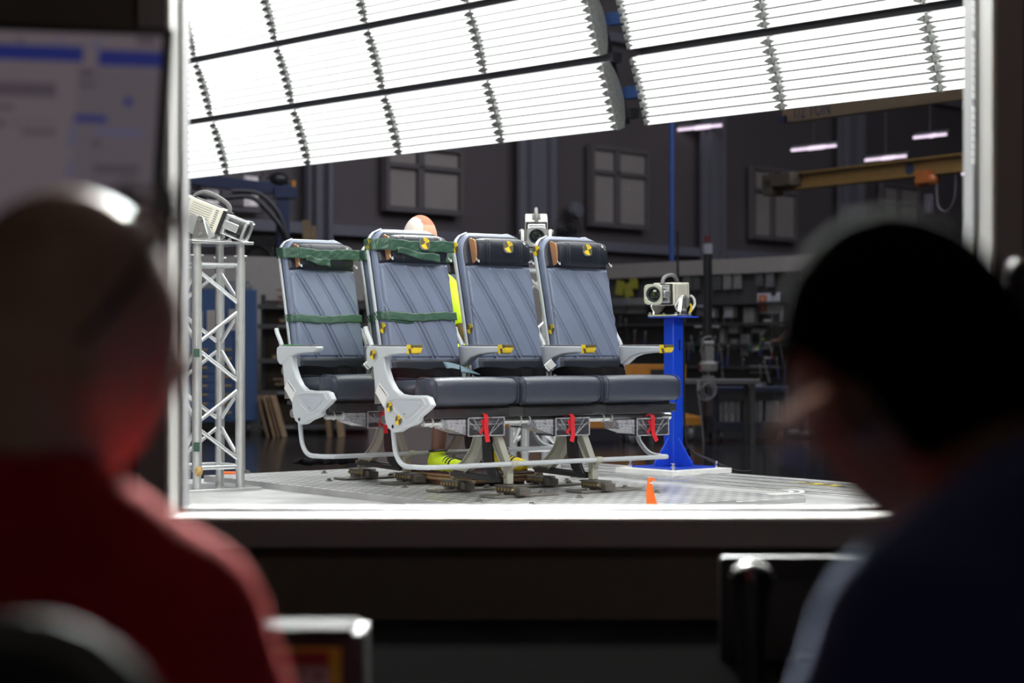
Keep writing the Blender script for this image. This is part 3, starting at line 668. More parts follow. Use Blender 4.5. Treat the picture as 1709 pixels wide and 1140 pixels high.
def panel_proto():
    root = empty('fluorescent_fixture')
    m = MB()
    def prof(t): return .045*(1-(2*t-1)**2)
    # shallow curved tray, x along the tubes, z up, front towards -y
    pts = [(prof(k/10), PH*k/10) for k in range(11)]+[(prof(1-k/10)+.02, PH*(1-k/10)) for k in range(11)]
    m.prism(pts, -PL/2, PL/2); m.build('tray', refl_m, root, smooth=False)
    for s_ in (-1, 1):
        m = MB(); m.prism([(-.015+prof(k/10)*1.3+.05, PH*k/10) for k in range(11)]+[(-.035, PH), (-.035, 0)], s_*PL/2-.006, s_*PL/2+.006); m.build('end_plate', brk_m, root, smooth=False)
        m = MB(); n = 8
        for k in range(n):
            z = PH*(k+.5)/n
            m.prism([(z-.016, 0), (z+.022, 0), (z+.002, -s_*.045)] if s_ > 0 else [(z-.016, 0), (z+.022, 0), (z+.002, .045)], -.034, -.028, 'YZ') if False else None
            m.add([(s_*PL/2, -.060, z-.020), (s_*PL/2, -.060, z+.022), (s_*(PL/2-.062), -.053, z), (s_*PL/2, -.027, z-.018), (s_*PL/2, -.027, z+.020), (s_*(PL/2-.062), -.027, z)], [(0, 1, 2), (3, 5, 4), (0, 3, 4, 1), (1, 4, 5, 2), (2, 5, 3, 0)])
        m.build('tube_bracket', brk_m, root, smooth=False)
    n = 8
    for k in range(n):
        z = PH*(k+.5)/n; t = z/PH; m = MB(); m.cyl((-PL/2+.012, prof(t)-.030, z), (PL/2-.012, prof(t)-.030, z), .0245, n=10); m.build('fluorescent_tube', tube_m, root)
    m = MB()
    for k in range(1, n): z = PH*k/n; m.box((0, prof(z/PH)-.030, z), (PL-.02, .062, .0060))
    m.build('fin', fin_m, root, smooth=False)
    return root
proto = panel_proto(); first = True; hi = None
rows_n = 6
# chain of hinge points going up: (outward shift, height), lean grows with every row
def row_geo(r):
    s, z, lean = 0., 0., math.atan2(.158, .463)
    for k in range(r):
        s += (PH+.052)*math.sin(lean); z += (PH+.052)*math.cos(lean)
        if k >= 2: lean += R(11)
    return s, z, lean
ordn = ['lowest', 'second lowest', 'third', 'fourth', 'fifth', 'sixth']
bank_rz = math.atan2(BD.y, BD.x)
PLB = at(1037, 215, 9.05*H_); PRB = at(1085, 208, 8.87*H_)
for bank in (0, 1):
    for r in range(rows_n):
        s, z, lean = row_geo(r)
        for c in range(5 if bank == 0 else 4):
            base = (PLB-BD*(c+.5)*1.2) if bank == 0 else (PRB+BD*(c+.5)*1.2)
            if r == 3 and hi is None:
                hi = {}
                for ch in proto.children:
                    if ch.name.startswith('fluorescent_tube') and ch.data not in hi: d2_ = ch.data.copy(); d2_.materials[0] = strong_m; hi[ch.data] = d2_
            o = proto if first else copy_tree(proto); first = False
            if r >= 3:
                for ch in o.children:
                    if ch.data in hi: ch.data = hi[ch.data]
            P = base+BN*s+Vector((0, 0, z))
            X = BD; Yv = (-BN); Z = (BN*math.sin(lean)+Vector((0, 0, math.cos(lean)))).normalized(); Yl = Z.cross(X).normalized()
            mt = Matrix(((X.x, Yl.x, Z.x, P.x), (X.y, Yl.y, Z.y, P.y), (X.z, Yl.z, Z.z, P.z), (0, 0, 0, 1)))
            o.matrix_world = mt
            side = 'left' if bank == 0 else 'right'
            pos = ['next to the gap', 'second from the gap', 'third from the gap', 'fourth from the gap', 'fifth from the gap'][c]
            tag(o, f'glowing white tube panel of the {side} overhead bank, {ordn[r]} row, {pos}', 'light panel', f'panels of the {side} overhead light bank')
# frame rails between the rows plus blue box sections sticking out at the gap
for bank in (0, 1):
    root = empty('light_bank_frame', (PLB if bank == 0 else PRB), bank_rz, 'dark steel frame holding the %s bank of overhead tube panels' % ('left' if bank == 0 else 'right'), 'frame', 'frames of the overhead light banks')
    for r in range(0, rows_n):
        s, z, lean = row_geo(r); zc = z-.026*math.cos(lean) if r else z+.1; ln = 6.0 if bank == 0 else 4.8
        yb = -s+.13 if r else .13
        m = MB(); m.box((-ln/2 if bank == 0 else ln/2, yb, zc+.02), (ln, .09, .07)); m.build('rail', frame_m, root, smooth=False)
    for c in range(6 if bank == 0 else 5):
        xx = -c*1.2 if bank == 0 else c*1.2
        m = MB(); pts = []
        for r in range(rows_n+1):
            s, z, lean = row_geo(r); pts.append((xx+(-.15 if bank == 0 else .15), -s+.17, z+.05))
        for p, q in zip(pts, pts[1:]): m.bar(p, q, .06, .08, up=(0, 1, 0))
        m.build('rib', frame_m, root, smooth=False)
    if bank == 0:
        bb = mat('light_blue_box_section', (.03, .08, .25), .4)
        for r in range(rows_n):
            s, z, lean = row_geo(r); m = MB(); c_ = (.10, -s-.04*0+.12, z+PH*.55); m.box(c_, (.34, .085, .085)); m.box((c_[0]+.172, c_[1], c_[2]), (.004, .066, .066), mi=1)
            m.build('box_section', [bb, M['black']], root, bevel=.002)
# ================================================================== high-speed cameras
def hs_camera(loc, yaw, pitch, label, sc=1.0, handle=True):
    root = empty('high_speed_camera', loc, yaw, label, 'camera', 'high-speed cameras around the sled')
    root.scale = (sc, sc, sc)
    m = MB(); m.box((0, 0, .005), (.18, .20, .010)); m.build('mount_plate', M['brushed'], root, bevel=.002)
    m = MB()
    for a in (-.08, .08):
        for b_ in (-.09, .09): m.cyl((a, b_, .01), (a, b_, .022), .008, n=6)
    m.build('bolt', M['alu'], root)
    for s_ in (-1, 1):
        m = MB(); m.prism([(-.042, .01), (.042, .01), (.038, .035), (.013, .118), (.0, .124), (-.013, .118), (-.038, .035)], s_*.082-.005, s_*.082+.005); m.build('yoke_arm', M['brushed'], root, bevel=.002)
        m = MB(); m.cyl((s_*.086, 0, .108), (s_*.097, 0, .108), .012, n=16); m.cyl((s_*.086, 0, .035), (s_*.1, 0, .035), .008, n=10); m.box((s_*.0885, 0, .068), (.003, .008, .05)); m.build('clamp_screw', M['steel'], root)
    piv = Matrix.Translation((0, 0, .108)) @ Matrix.Rotation(pitch, 4, 'X')
    def tb(mb): mb.m = piv; return mb
    def redo(fn, *a, **k): return fn
    for s_ in (-1, 1):
        m = tb(MB()); pts = [(-.01, .012), (.01, .012), (.095, -.05), (.07, -.075), (.02, -.088), (-.04, -.08), (-.09, -.045), (-.10, -.01)]
        m.prism(pts, s_*.073-.003, s_*.073+.003); m.build('tilt_sector', M['alu'], root, bevel=.001)
    bz = .018
    m = tb(MB()); m.box((0, -.02, bz), (.125, .21, .125)); b = m.build('housing', M['camcream'], root, bevel=.006, seg=3)
    m = tb(MB())
    for s_ in (-1, 1):
        for k in range(9): m.box((s_*.0628, -.02, bz-.045+.011*k), (.001, .105, .0022))
        for e in (-1, 1):
            for k in range(10): m.box((s_*.0628, -.02+e*.078, bz-.048+.0105*k), (.001, .016, .0045))
    m.build('vent_slot', M['grey_plastic'], b, smooth=False)
    m = tb(MB()); m.box((0, -.131, bz-.004), (.120, .018, .118)); m.box((0, .092, bz), (.118, .02, .118)); m.build('end_gasket', M['black'], root, bevel=.003)
    m = tb(MB())
    for s_ in (-1, 1):
        for k in range(8): m.box((s_*.060, -.131, bz-.045+.012*k), (.003, .016, .005))
    m.build('cooling_fin', M['charcoal'], root)
    # lens cage: four rods from a mount block to the square ring, the lens barrel between
    m = tb(MB()); m.box((0, .108, bz), (.10, .022, .10)); m.box((.048, .14, bz), (.012, .08, .04)); m.box((-.048, .14, bz), (.012, .08, .04)); m.build('lens_mount', M['alu'], root, bevel=.004)
    m = tb(MB()); m.lathe([(.030, .115), (.040, .12), (.040, .17), (.044, .175), (.044, .205), (.036, .207), (.034, .190)], (0, 0, bz), 'Y', 28); m.build('lens_barrel', M['charcoal'], root)
    m = tb(MB()); m.lathe([(.001, .198), (.020, .199), (.034, .193), (.034, .190), (.001, .189)], (0, 0, bz), 'Y', 28); m.build('lens', M['lens'], root)
    for a in (-1, 1):
        for c in (-1, 1):
            m = tb(MB()); m.cyl((a*.045, .105, bz+c*.045), (a*.045, .222, bz+c*.045), .0045, n=8); m.build('cage_rod', M['alu'], root)
    m = tb(MB()); o_ = rrect(.112, .112, .022, 5, 0, bz); i_ = [(.0445*math.cos(R(45*0+a)), bz+.0445*math.sin(R(a))) for a in range(0, 360, 15)]
    # ring: bridge outer and inner outlines (24 points each)
    N = 24; oo = []
    for a in range(0, 360, 15):
        c, s_ = math.cos(R(a)), math.sin(R(a)); k = .056/max(abs(c), abs(s_)); k = min(k, .070); oo.append((c*k, bz+s_*k))
    vs = [(p[0], .205, p[1]) for p in oo]+[(p[0], .205, p[1]) for p in i_]+[(p[0], .217, p[1]) for p in oo]+[(p[0], .217, p[1]) for p in i_]
    fs = []
    for k in range(N):
        l = (k+1) % N; fs += [(k, l, N+l, N+k), (2*N+k, 3*N+k, 3*N+l, 2*N+l), (k, 2*N+k, 2*N+l, l), (N+k, N+l, 3*N+l, 3*N+k)]
    m.add(vs, fs); m.build('lens_ring', M['alu'], root, bevel=.0015)
    if handle:
        m = tb(MB()); m.tube(smoothpts([(0, -.10, bz+.060), (0, -.085, bz+.085), (0, -.055, bz+.103), (0, -.01, bz+.106), (0, .05, bz+.098), (0, .085, bz+.082), (0, .098, bz+.055)], 5), .0105, 10); m.build('handle', M['grey_plastic'], root)
    m = tb(MB()); m.box((0, -.02, bz+.064), (.05, .14, .006)); m.build('top_rail', M['black'], root, bevel=.002)
    return root
def cables(root, pts, r, col, name='cable'):
    m = MB(); m.tube(smoothpts(pts, 6), r, 8); return m.build(name, col, root)
# ================================================================== truss towers
def truss_tower(base, rz, h, s, label, patch=True, base_z=0):
    root = empty('truss_tower', base, rz, label, 'truss tower', 'aluminium truss towers carrying cameras')
    ht = h; r = .0245
    cs = [(-s/2, -s/2), (s/2, -s/2), (s/2, s/2), (-s/2, s/2)]
    m = MB(); m.box((0, 0, .007), (s+.16, s+.16, .014)); m.build('foot_plate', M['brushed'], root, bevel=.002)
    m = MB(); m.box((0, 0, ht-.007), (s+.10, s+.10, .014)); m.build('top_plate', M['brushed'], root, bevel=.002)
    for (a, b) in cs:
        m = MB(); m.cyl((a, b, .10), (a, b, ht-.10), r, n=20); ch = m.build('chord', M['alu'], root)
        m = MB(); m.cyl((a, b, .014), (a, b, .10), r*.86, n=20); m.cyl((a, b, ht-.10), (a, b, ht-.014), r*.86, n=20)
        for zz in (.095, ht-.105): m.cyl((a, b, zz), (a, b, zz+.006), r*1.08, n=20)
        m.cyl((a-.035, b, ht-.07), (a+.035, b, ht-.07), .005, n=8); m.build('spigot', M['alu'], ch)
    nd = 5; z0, z1 = .13, ht-.13
    for k in range(4):
        (a, b), (c, d) = cs[k], cs[(k+1) % 4]
        for z in (z0-.015, z1+.015):
            m = MB(); m.cyl((a, b, z), (c, d, z), .0105, n=10); m.build('ring_brace', M['alu'], root)
        for q in range(nd):
            za, zb = z0+(z1-z0)*q/nd+.012, z0+(z1-z0)*(q+1)/nd-.012
            if (q+k) % 2: a_, b_ = (a, b, za), (c, d, zb)
            else: a_, b_ = (c, d, za), (a, b, zb)
            m = MB(); m.cyl(a_, b_, .0105, n=10); m.build('diagonal_brace', M['alu'], root)
    return root
zt1 = at(350, 405, 9.75).z
tw = truss_tower((*at(348, 575, 9.74).xy, -.0315), R(34), zt1+.0315, .235, 'silver square truss tower at the left edge of the window')
for (z, col, nm, sz) in ((.68, 'tape', 'green_tape_patch', .04), (.22, 'tape', 'green_tape_patch', .045)):
    m = MB(); 
    for k in range(-3, 2): 
        a = R(-95+14*k); m.box((-.125+.0250*math.cos(a), -.125+.0250*math.sin(a), z), (.0065, .0012, sz), (0, 0, a+R(90)))
    m.build(nm, M[col], tw, smooth=False)
m = MB(); m.ell((-.122, -.150, .10), (.022, .006, .026), 12); m.build('foam_blob', mat('tan_foam', (.50, .33, .12), .9, var=.3, vscale=60, bump=.6, bscale=90), tw)
hs_camera((*at(344, 575, 9.72).xy, zt1), R(-100), R(-22), 'high-speed camera on the left truss tower, tilted down to the right', 1.04)
cam2b = at(895, 575, 11.3)
tw2z = at(895, 419, 11.3).z
tw2 = truss_tower((*at(893, 575, 11.3).xy, -.0315), R(20), tw2z+.0315, .20, 'silver truss tower standing behind the middle of the front seat row')
m = MB(); m.cyl((-.1, -.1, .36), (-.1, -.1, .42), .0255, n=20); m.build('green_tape_patch', M['tape'], tw2)
hs_camera((*cam2b.xy, tw2z), R(180), R(-15), 'high-speed camera facing the viewer between the second and third headrests', 1.02)
# ================================================================== blue column with its camera
bc = at(1124, 575, 10.95); ztop = at(1120, 528, 10.9).z
root = empty('blue_pedestal', (*bc.xy, -.001), R(40), 'bright blue steel column standing right of the seats with gusseted foot', 'pedestal')
m = MB(); m.box((0, 0, -.014+.0), (.46, .46, .028)); m.build('leveling_plate', mat('white_anodised_plate', (.80, .80, .79), .45), root, bevel=.002)
m = MB(); m.box((0, 0, .005), (.33, .33, .010)); m.build('foot_flange', M['blue_paint'], root, bevel=.002)
H2 = ztop+.001
m = MB(); m.box((0, 0, H2/2), (.078, .078, H2-.02)); m.build('column', M['blue_paint'], root, bevel=.004)
m = MB(); m.box((.0, -.0395, .0), (.012, .001, .06)); m.build('slot', M['black'], root, loc=(.008, 0, H2-.16), smooth=False)
for k in range(4):
    m = MB(); m.prism([(.036, .014), (.15, .014), (.15, .03), (.040, .17)], -.004, .004, 'XZ'); m.build('gusset', M['blue_paint'], root, rot=(0, 0, R(90*k)), bevel=.001)
m = MB(); m.box((0, 0, H2-.004), (.20, .20, .008)); m.build('head_flange', M['blue_paint'], root, bevel=.002)
m = MB()
for a in (-.17, .17):
    for b in (-.17, .17): m.cyl((a, b, -.03), (a, b, .035), .006, n=8); m.cyl((a, b, .014), (a, b, .022), .014, n=6); m.cyl((a, b, .035), (a, b, .039), .016, n=12)
m.build('leveling_screw', M['chrome'], root)
m = MB(); m.tube(smoothpts([(.05, -.02, H2-.02), (.055, -.03, H2-.2), (.052, -.03, .5), (.06, -.03, .22), (.08, -.05, .10), (.18, -.12, .04), (.30, -.2, -.02), (.40, -.22, -.026)], 6), .006, 8); m.build('power_cable', M['black'], root)
m = MB(); m.box((.105, .0, .075), (.035, .02, .045), (0, R(-35), 0)); m.build('strap', M['belt'], root, bevel=.002)
c3 = hs_camera((bc.x-.02, bc.y, ztop), R(150), R(-2), 'high-speed camera on top of the blue column, looking left towards the seats', 1.0)
cw_ = mat('white_cable', (.75, .75, .72), .4); cb_ = mat('light_blue_cable', (.05, .25, .6), .4)
m = MB(); m.tube(smoothpts([(-.02, -.14, .12), (-.05, -.19, .115), (-.06, -.20, .07), (-.04, -.17, .02)], 6), .007, 8); m.build('cable', cw_, c3)
m = MB(); m.tube(smoothpts([(-.03, -.14, .09), (-.055, -.165, .06), (-.05, -.15, .015)], 6), .007, 8); m.build('cable', M['yellow'], c3)
# ================================================================== small things on the deck
def ground(u, v, z=0): x, y = tg(u, v, z); return G(x, y, z)
p = at(1087, 850, 7.75)
root = empty('orange_flag', (p.x, p.y, -.0315), 0, 'orange cloth marker flag knotted at its top, at the window sill', 'flag')
m = MB(); zt_ = at(1084, 797, 7.75).z+.0315
m.grid(lambda u, v: ((.006+.024*(1-v)**.8)*math.cos(2*math.pi*u)+.012*(1-v)-.006+.003*math.sin(6*v), (.006+.014*(1-v))*math.sin(2*math.pi*u)+.003*math.sin(9*v+u*6), .0+(zt_-.0)*v), 20, 14, wrap=True); m.build('flag_cloth', M['orange'], root)
m = MB(); m.ell((-.004, 0, zt_-.008), (.009, .007, .010), 10); m.tube(smoothpts([(0, 0, zt_-.01), (.008, -.004, zt_-.004), (.013, -.004, zt_-.014)], 4), .0035, 6); m.build('knot', M['orange'], root)
m = MB(); m.tube([(-.002+.009*math.cos(R(a)), .008*math.sin(R(a)), zt_-.022) for a in range(0, 360, 40)], .0022, 6, closed=True); m.build('white_tie', M['white'], root)
# orange block behind the tower
p = ground(384, 797, -.031); m = MB(); m.box((0, 0, .016), (.10, .06, .03)); o = m.build('orange_block', M['orange'], bevel=.003); o.location = p; tag(o, 'small orange block on the deck behind the left truss tower', 'block')
# wooden board with dark carpet under the dummy's feet
x, y = .60, .40
root = empty('foot_board', G(x, y, 0), R(TH), 'plywood board topped with dark carpet beneath the middle of the front row', 'board')
m = MB(); m.box((0, 0, .034), (.42, .62, .014)); m.box((0, 0, .052), (.41, .61, .014)); m.box((.14, 0, .014), (.06, .4, .026)); m.box((-.14, 0, .014), (.06, .4, .026)); m.build('plywood', M['wood'], root, bevel=.002)
m = MB(); m.grid(lambda u, v: (-.205+.41*u, -.30+.60*v, .062+.006*math.sin(u*30+v*20)*math.sin(v*37)), 20, 20); m.build('carpet', mat('dark_red_carpet', (.035, .014, .016), .95, bump=.8, bscale=150), root, solid=.008)
# crumpled black cloth at the far left border of the top plate
m = MB(); pa, pb = tg(490, 777, 0), tg(595, 774, 0)
a = G(*pa, 0); b = G(*pb, 0)
pts = [a+(b-a)*(k/12)+Vector((0, .02*math.sin(k*1.7), .014+.008*abs(math.sin(k*2.1)))) for k in range(13)]
m.tube(pts, .02, 8, rs=[.006]+[.014+.009*abs(math.sin(k*1.3)) for k in range(11)]+[.008]); o = m.build('cable_sleeve', M['belt']); tag(o, 'crumpled black cable sleeve lying on the deck behind the leftmost seat', 'cable')
# ================================================================== figures: one continuous skinned body from tapered limbs, voxel-joined
def capsule(m, p, q, r0, r1, n=14, sq=1.0):
    p, q = Vector(p), Vector(q); d = (q-p); L = d.length; d.normalize(); x = d.orthogonal().normalized(); pts = []; rs = []
    for k in range(5): a = R(90*k/5); pts.append(p-d*r0*math.cos(a)); rs.append(max(.001, r0*math.sin(a)))
    for k in range(5): t = k/4; pts.append(p+d*L*t); rs.append(r0+(r1-r0)*t)
    for k in range(1, 6): a = R(90*k/5); pts.append(q+d*r1*math.sin(a)); rs.append(max(.001, r1*math.cos(a)))
    m.tube(pts, 1, n, rs=rs)
def head_pts(m, Mx, hair=0.0, ears=True, face=True):
    s = m.m; m.m = Mx
    def fn(u, v):
        a, b = 2*math.pi*u, math.pi*v
        cx, cy, cz = math.sin(b)*math.sin(a), math.sin(b)*math.cos(a), math.cos(b)       # a=0 faces +Y
        x, y, z = .078*cx, .098*cy, .118*cz
        if cz < 0:
            x *= 1-.28*(-cz)**1.2; y = y*(1-.18*(-cz)) + (.020*(-cz) if cy > -.2 else .030*(-cz))
        if cy > 0 and face:
            g = lambda x0, z0, sx, sz: math.exp(-((x-x0)/sx)**2-((z-z0)/sz)**2)*max(0, cy)
            y += .024*g(0, -.026, .012, .020)+.012*g(0, -.008, .008, .022)              # nose
            y += .007*g(0, .028, .05, .012)                                             # brow
            y -= .011*(g(.031, .004, .015, .011)+g(-.031, .004, .015, .011))            # eye sockets
            y += .006*(g(0, -.055, .022, .006)+g(0, -.066, .018, .006))                 # lips
            y += .010*g(0, -.098, .022, .018)                                           # chin
        else: y -= .004*math.exp(-((z-.01)/.05)**2)
        k = 1+hair/.09
        return (x*k, y*k, z*k)
    m.grid(fn, 48, 36, wrap=True)
    if ears:
        for sx in (-1, 1):
            m.ell((sx*.080, -.006, -.012), (.008, .019, .032), 16, rot=(R(-8), 0, sx*R(28)))
            m.ell((sx*.083, -.012, .006), (.008, .014, .018), 12, rot=(0, 0, sx*R(30)))
            if face: m.ell((sx*.031, .079, .004), (.014, .012, .012), 12)
    m.m = s
def hand(m, wrist, dirv, palm_n, curl=.6, left=False):
    w = Vector(wrist); d = Vector(dirv).normalized(); n = Vector(palm_n).normalized(); n = (n-d*n.dot(d)).normalized(); s = d.cross(n)*(1 if left else -1)
    for k in range(4):
        o = (k-1.5)*.020
        base = w+d*.085+s*o; capsule(m, w+s*o*.6, base, .017, .013, 8)
        L = (.068, .078, .074, .058)[k]; a = base; dd = d.copy()
        for seg in (.45, .32, .23):
            dd = (dd+n*curl*.55).normalized(); b = a+dd*L*seg; capsule(m, a, b, .0088, .0078, 8); a = b
    a = w+d*.02-s*.025; dd = (d*.6-s*.8).normalized()
    for seg in (.045, .032, .026): b = a+dd*seg; capsule(m, a, b, .012, .009, 8); a = b; dd = (dd+d*.5+n*.2).normalized()
def vox(o, size, smooth=6):
    d = o.modifiers.new('join', 'REMESH'); d.mode = 'VOXEL'; d.voxel_size = size; d.use_smooth_shade = True
    d = o.modifiers.new('relax', 'SMOOTH'); d.factor = .6; d.iterations = smooth
# ---- seated crash test dummy in the rear row (sled coordinates)
dx0, dy0 = LAT+PT, RP
root = empty('crash_test_dummy', G(dx0, dy0, 0), R(TH), 'seated crash test dummy with orange and white head, yellow shirt and shoes', 'dummy')
m = MB(); hx, hy, hz = -.01, -.135, 1.232
hm = Matrix.Translation((hx, hy, hz)) @ Matrix.Rotation(R(180), 4, 'Z') @ Matrix.Rotation(R(-4), 4, 'X')
head_pts(m, hm, ears=False)
capsule(m, (hx, hy+.02, hz-.06), (0, -.06, 1.04), .052, .055)
capsule(m, (-.0, -.10, .62), (0, -.06, .98), .13, .13); capsule(m, (-.13, -.08, 1.0), (.13, -.08, 1.0), .065, .065)
for s_ in (-1, 1):
    capsule(m, (s_*.08, -.12, .60), (s_*.12, -.53, .615), .078, .06); capsule(m, (s_*.12, -.53, .61), (s_*.115-.04 if s_ < 0 else s_*.115+.05, -.50 if s_ < 0 else -.58, .16), .056, .036)
    capsule(m, (s_*.19, -.09, .98), (s_*.22, -.22, .74), .045, .038); capsule(m, (s_*.22, -.22, .74), (s_*.14, -.42, .70), .036, .026)
    hand(m, (s_*.14, -.42, .70), (-s_*.1, -1, -.1), (0, 0, -1), .4, s_ > 0)
o = m.build('body', M['skin_dummy'], root); vox(o, .009)
m = MB()                                     # skull cap: orange, peach and white wedges
def capf(u, v):
    a, b = 2*math.pi*u, math.pi*.56*v
    return hm @ Vector((.0825*math.sin(b)*math.sin(a), .1025*math.sin(b)*math.cos(a), .1225*math.cos(b)))
m.grid(capf, 48, 20, wrap=True)
for k, f in enumerate(m.f):
    c = sum((m.v[i] for i in f), Vector())/4; l = hm.inverted() @ c
    m.mi[k] = 2 if (l.x > .034 and l.z < .112) else (0 if l.z > .078 else 1)
m.build('skull_cap', [mat('coral_chalk', (.80, .22, .13), .7, bump=.1), mat('peach_chalk', (.82, .42, .28), .7, bump=.1), mat('white_chalk', (.80, .72, .68), .7, var=.1, bump=.1)], root)
m = MB(); capsule(m, (0, -.10, .60), (0, -.07, .98), .148, .148); capsule(m, (-.15, -.08, 1.0), (.15, -.08, 1.0), .078, .078)
for s_ in (-1, 1): capsule(m, (s_*.19, -.09, .99), (s_*.225, -.18, .82), .062, .060)
o = m.build('shirt', M['hivis'], root); vox(o, .011)
m = MB()
for s_ in (-1, 1): capsule(m, (s_*.08, -.12, .60), (s_*.11, -.42, .617), .092, .080)
o = m.build('shorts', M['hivis'], root); vox(o, .011)
for s_, ax, ay in ((-1, -.155, -.50), (1, .165, -.58)):
    m = MB(); capsule(m, (ax, ay+.02, .105), (ax+.01, ay-.05, .100), .040, .045); capsule(m, (ax+.01, ay-.05, .098), (ax+.02, ay-.165, .090), .044, .034); capsule(m, (ax, ay+.03, .10), (ax, ay, .15), .036, .040)
    o = m.build('shoe', M['hivis'] if s_ < 0 else mat('yellow_shoe_cloth', (.80, .62, .02), .5), root); vox(o, .007, 3)
    m = MB()
    for k in range(5): m.tube([(ax+.008+.034*math.cos(R(a)), ay-.03-.022*k, .100-.004*k+.047*math.sin(R(a))) for a in range(20, 170, 15)], .004, 6)
    m.tube([(ax+.040*math.cos(R(a)), ay-.002+.046*math.sin(R(a)), .165-.004*math.sin(R(a))) for a in range(0, 360, 20)], .006, 6, closed=True); m.build('laces', M['black'], o)
m = MB(); m.grid(lambda u, v: (ax*0, 0, 0), 2, 2)
# ================================================================== things along the hall's back
def thing1(mb, name, mats, label, cat, group=None, loc=None, rz=0, **k):
    o = mb.build(name, mats, None, loc=loc, rot=(0, 0, rz), **k); return tag(o, label, cat, group)
# partition with pale fascia: part 1 (left) and part 2 (tool wall, right)
fas = mat('beige_fascia', (.27, .245, .22), .7, var=.05); pegm = mat('dark_slat_wall', (.042, .040, .042), .7, var=.2, vscale=3, bump=.2, bscale=8)
Q0, Q1, Q2 = Vector((-4.6, 20.3, 0)), Vector((.9, 24.2, 0)), Vector((5.6, 18.3, 0))
zt_ = 1.66
def pbar(m, a, b, z0, z1, t, mi=None): m.bar(a+Vector((0, 0, (z0+z1)/2)), b+Vector((0, 0, (z0+z1)/2)), t, z1-z0, mi=mi)
m = MB(); pbar(m, Q0, Q1, FZ, zt_, .08); thing1(m, 'partition', [fas], 'long beige partition standing behind the blue cabinet and the wood shelves', 'partition', smooth=False)
d2 = (Q2-Q1).normalized(); n2 = Vector((d2.y, -d2.x, 0))
root = empty('tool_wall', Q1, 0, 'dark tool wall with a beige fascia running behind the blue column', 'tool wall'); I = Matrix.Translation(-Q1)
def lw(o, root): o.matrix_parent_inverse = Matrix.Translation(-root.location); return o
m = MB(); pbar(m, Q1, Q2, FZ, zt_-.02, .06); lw(m.build('panel', pegm, root, smooth=False), root)
m = MB(); pbar(m, Q1+n2*.06, Q2+n2*.06, zt_-.17, zt_, .08); lw(m.build('fascia', fas, root, smooth=False), root)
for z in (1.15, .92, .69, .43): 
    m = MB(); pbar(m, Q1+n2*.14, Q2+n2*.14, z-.012, z+.012, .24); lw(m.build('shelf', mat('dark_shelf', (.03, .03, .032), .5), root, smooth=False), root)
def TW(u, v, off=.0):                       # photo direction met with the tool wall, off = distance in front of it
    a = Q1+n2*off; k = (u-854.5)/F; t = (k*a.y-a.x)/(d2.x-k*d2.y); p = a+d2*t; return Vector((p.x, p.y, HC-(v-VH)/F*p.y))
aw = math.atan2(d2.y, d2.x)
def wallbox(name, u0, u1, v0, v1, off, th, mt, label, cat, group=None, tilt=0., bev=.004):
    p0, p1 = TW(u0, v0, off), TW(u1, v1, off); c = (p0+p1)/2; w = (Vector((p1.x, p1.y, 0))-Vector((p0.x, p0.y, 0))).length; h = abs(p0.z-p1.z)
    m = MB(); m.box((0, 0, 0), (w, th, h)); o = m.build(name, mt, None, bevel=bev); o.location = c; o.rotation_euler = (0, tilt, aw)
    return tag(o, label, cat, group)
pk = [mat('grey_card_a', (.11, .11, .11), .6, var=.2), mat('grey_card_b', (.17, .165, .155), .6, var=.2), mat('pale_card', (.33, .31, .33), .6, var=.1), mat('dim_card', (.06, .062, .06), .6, var=.2)]
for k, (u0, u1, v0, v1, c) in enumerate(((1141, 1153, 462, 484, 0), (1156, 1168, 462, 484, 3), (1190, 1204, 460, 484, 3), (1208, 1221, 459, 483, 1), (1225, 1238, 458, 482, 1), (1262, 1274, 457, 478, 3), (1279, 1292, 455, 479, 0))):
    o = wallbox('hanging_packet', u0, u1, v0, v1, .07, .03, pk[c], 'grey packet hanging under the beige fascia of the tool wall, number %s from left' % ['one', 'two', 'three', 'four', 'five', 'six', 'seven'][k], 'packet', 'packets hanging in the top row of the tool wall')
ym = mat('yellow_blister', (.26, .24, .02), .6, var=.1)
for k, (u, v, a) in enumerate(((1035, 481, 12), (1049, 485, -14), (1058, 470, 0))):
    wallbox('yellow_packet', u-6, u+6, v-12, v+12, .08, .03, ym, ['leftmost yellow packet on the tool wall, tilted', 'middle yellow packet on the tool wall, hanging lowest', 'rightmost yellow packet on the tool wall, hanging highest'][k], 'packet', 'yellow packets on the tool wall', tilt=R(a))
for k, (u0, u1) in enumerate(((1025, 1048), (1050, 1079))):
    wallbox('junction_box', u0, u1, 498, 523, .17, .06, pk[1] if k else pk[0], ['left grey junction box on the tool wall under the yellow packets', 'right grey junction box on the tool wall, beside the camera'][k], 'box', 'junction boxes on the tool wall')
# clip board and orange cards
o = wallbox('card_pair', 1264, 1283, 490, 523, .07, .008, M['white'], 'white sheet with two orange cards hanging beside the clipboard', 'sheet')
w_ = (TW(1283, 500, .07)-TW(1264, 500, .07)).length; 
oc = mat('orange_gradient_card', (.40, .12, .04), .6, var=.4, vscale=6); wp = mat('dim_white_paper', (.42, .41, .45), .6, var=.05)
o.data.materials[0] = wp
for dz in (.052, -.055):
    m = MB(); m.box((0, -.006, dz), (w_*.72, .003, .085)); m.box((0, -.008, dz), (.02, .002, .025), mi=1); m.build('orange_card', [oc, wp], o, smooth=False)
o = wallbox('clipboard', 1281, 1303, 489, 524, .09, .008, wp, 'clipboard with a white sheet hanging on the tool wall', 'clipboard')
m = MB(); m.box((0, -.006, .105), (.07, .012, .03)); m.build('clip', M['black'], o, bevel=.003)
m = MB()
for k in range(8): m.box((-.01, -.005, .06-.02*k), (.08-.02*(k % 3), .001, .004))
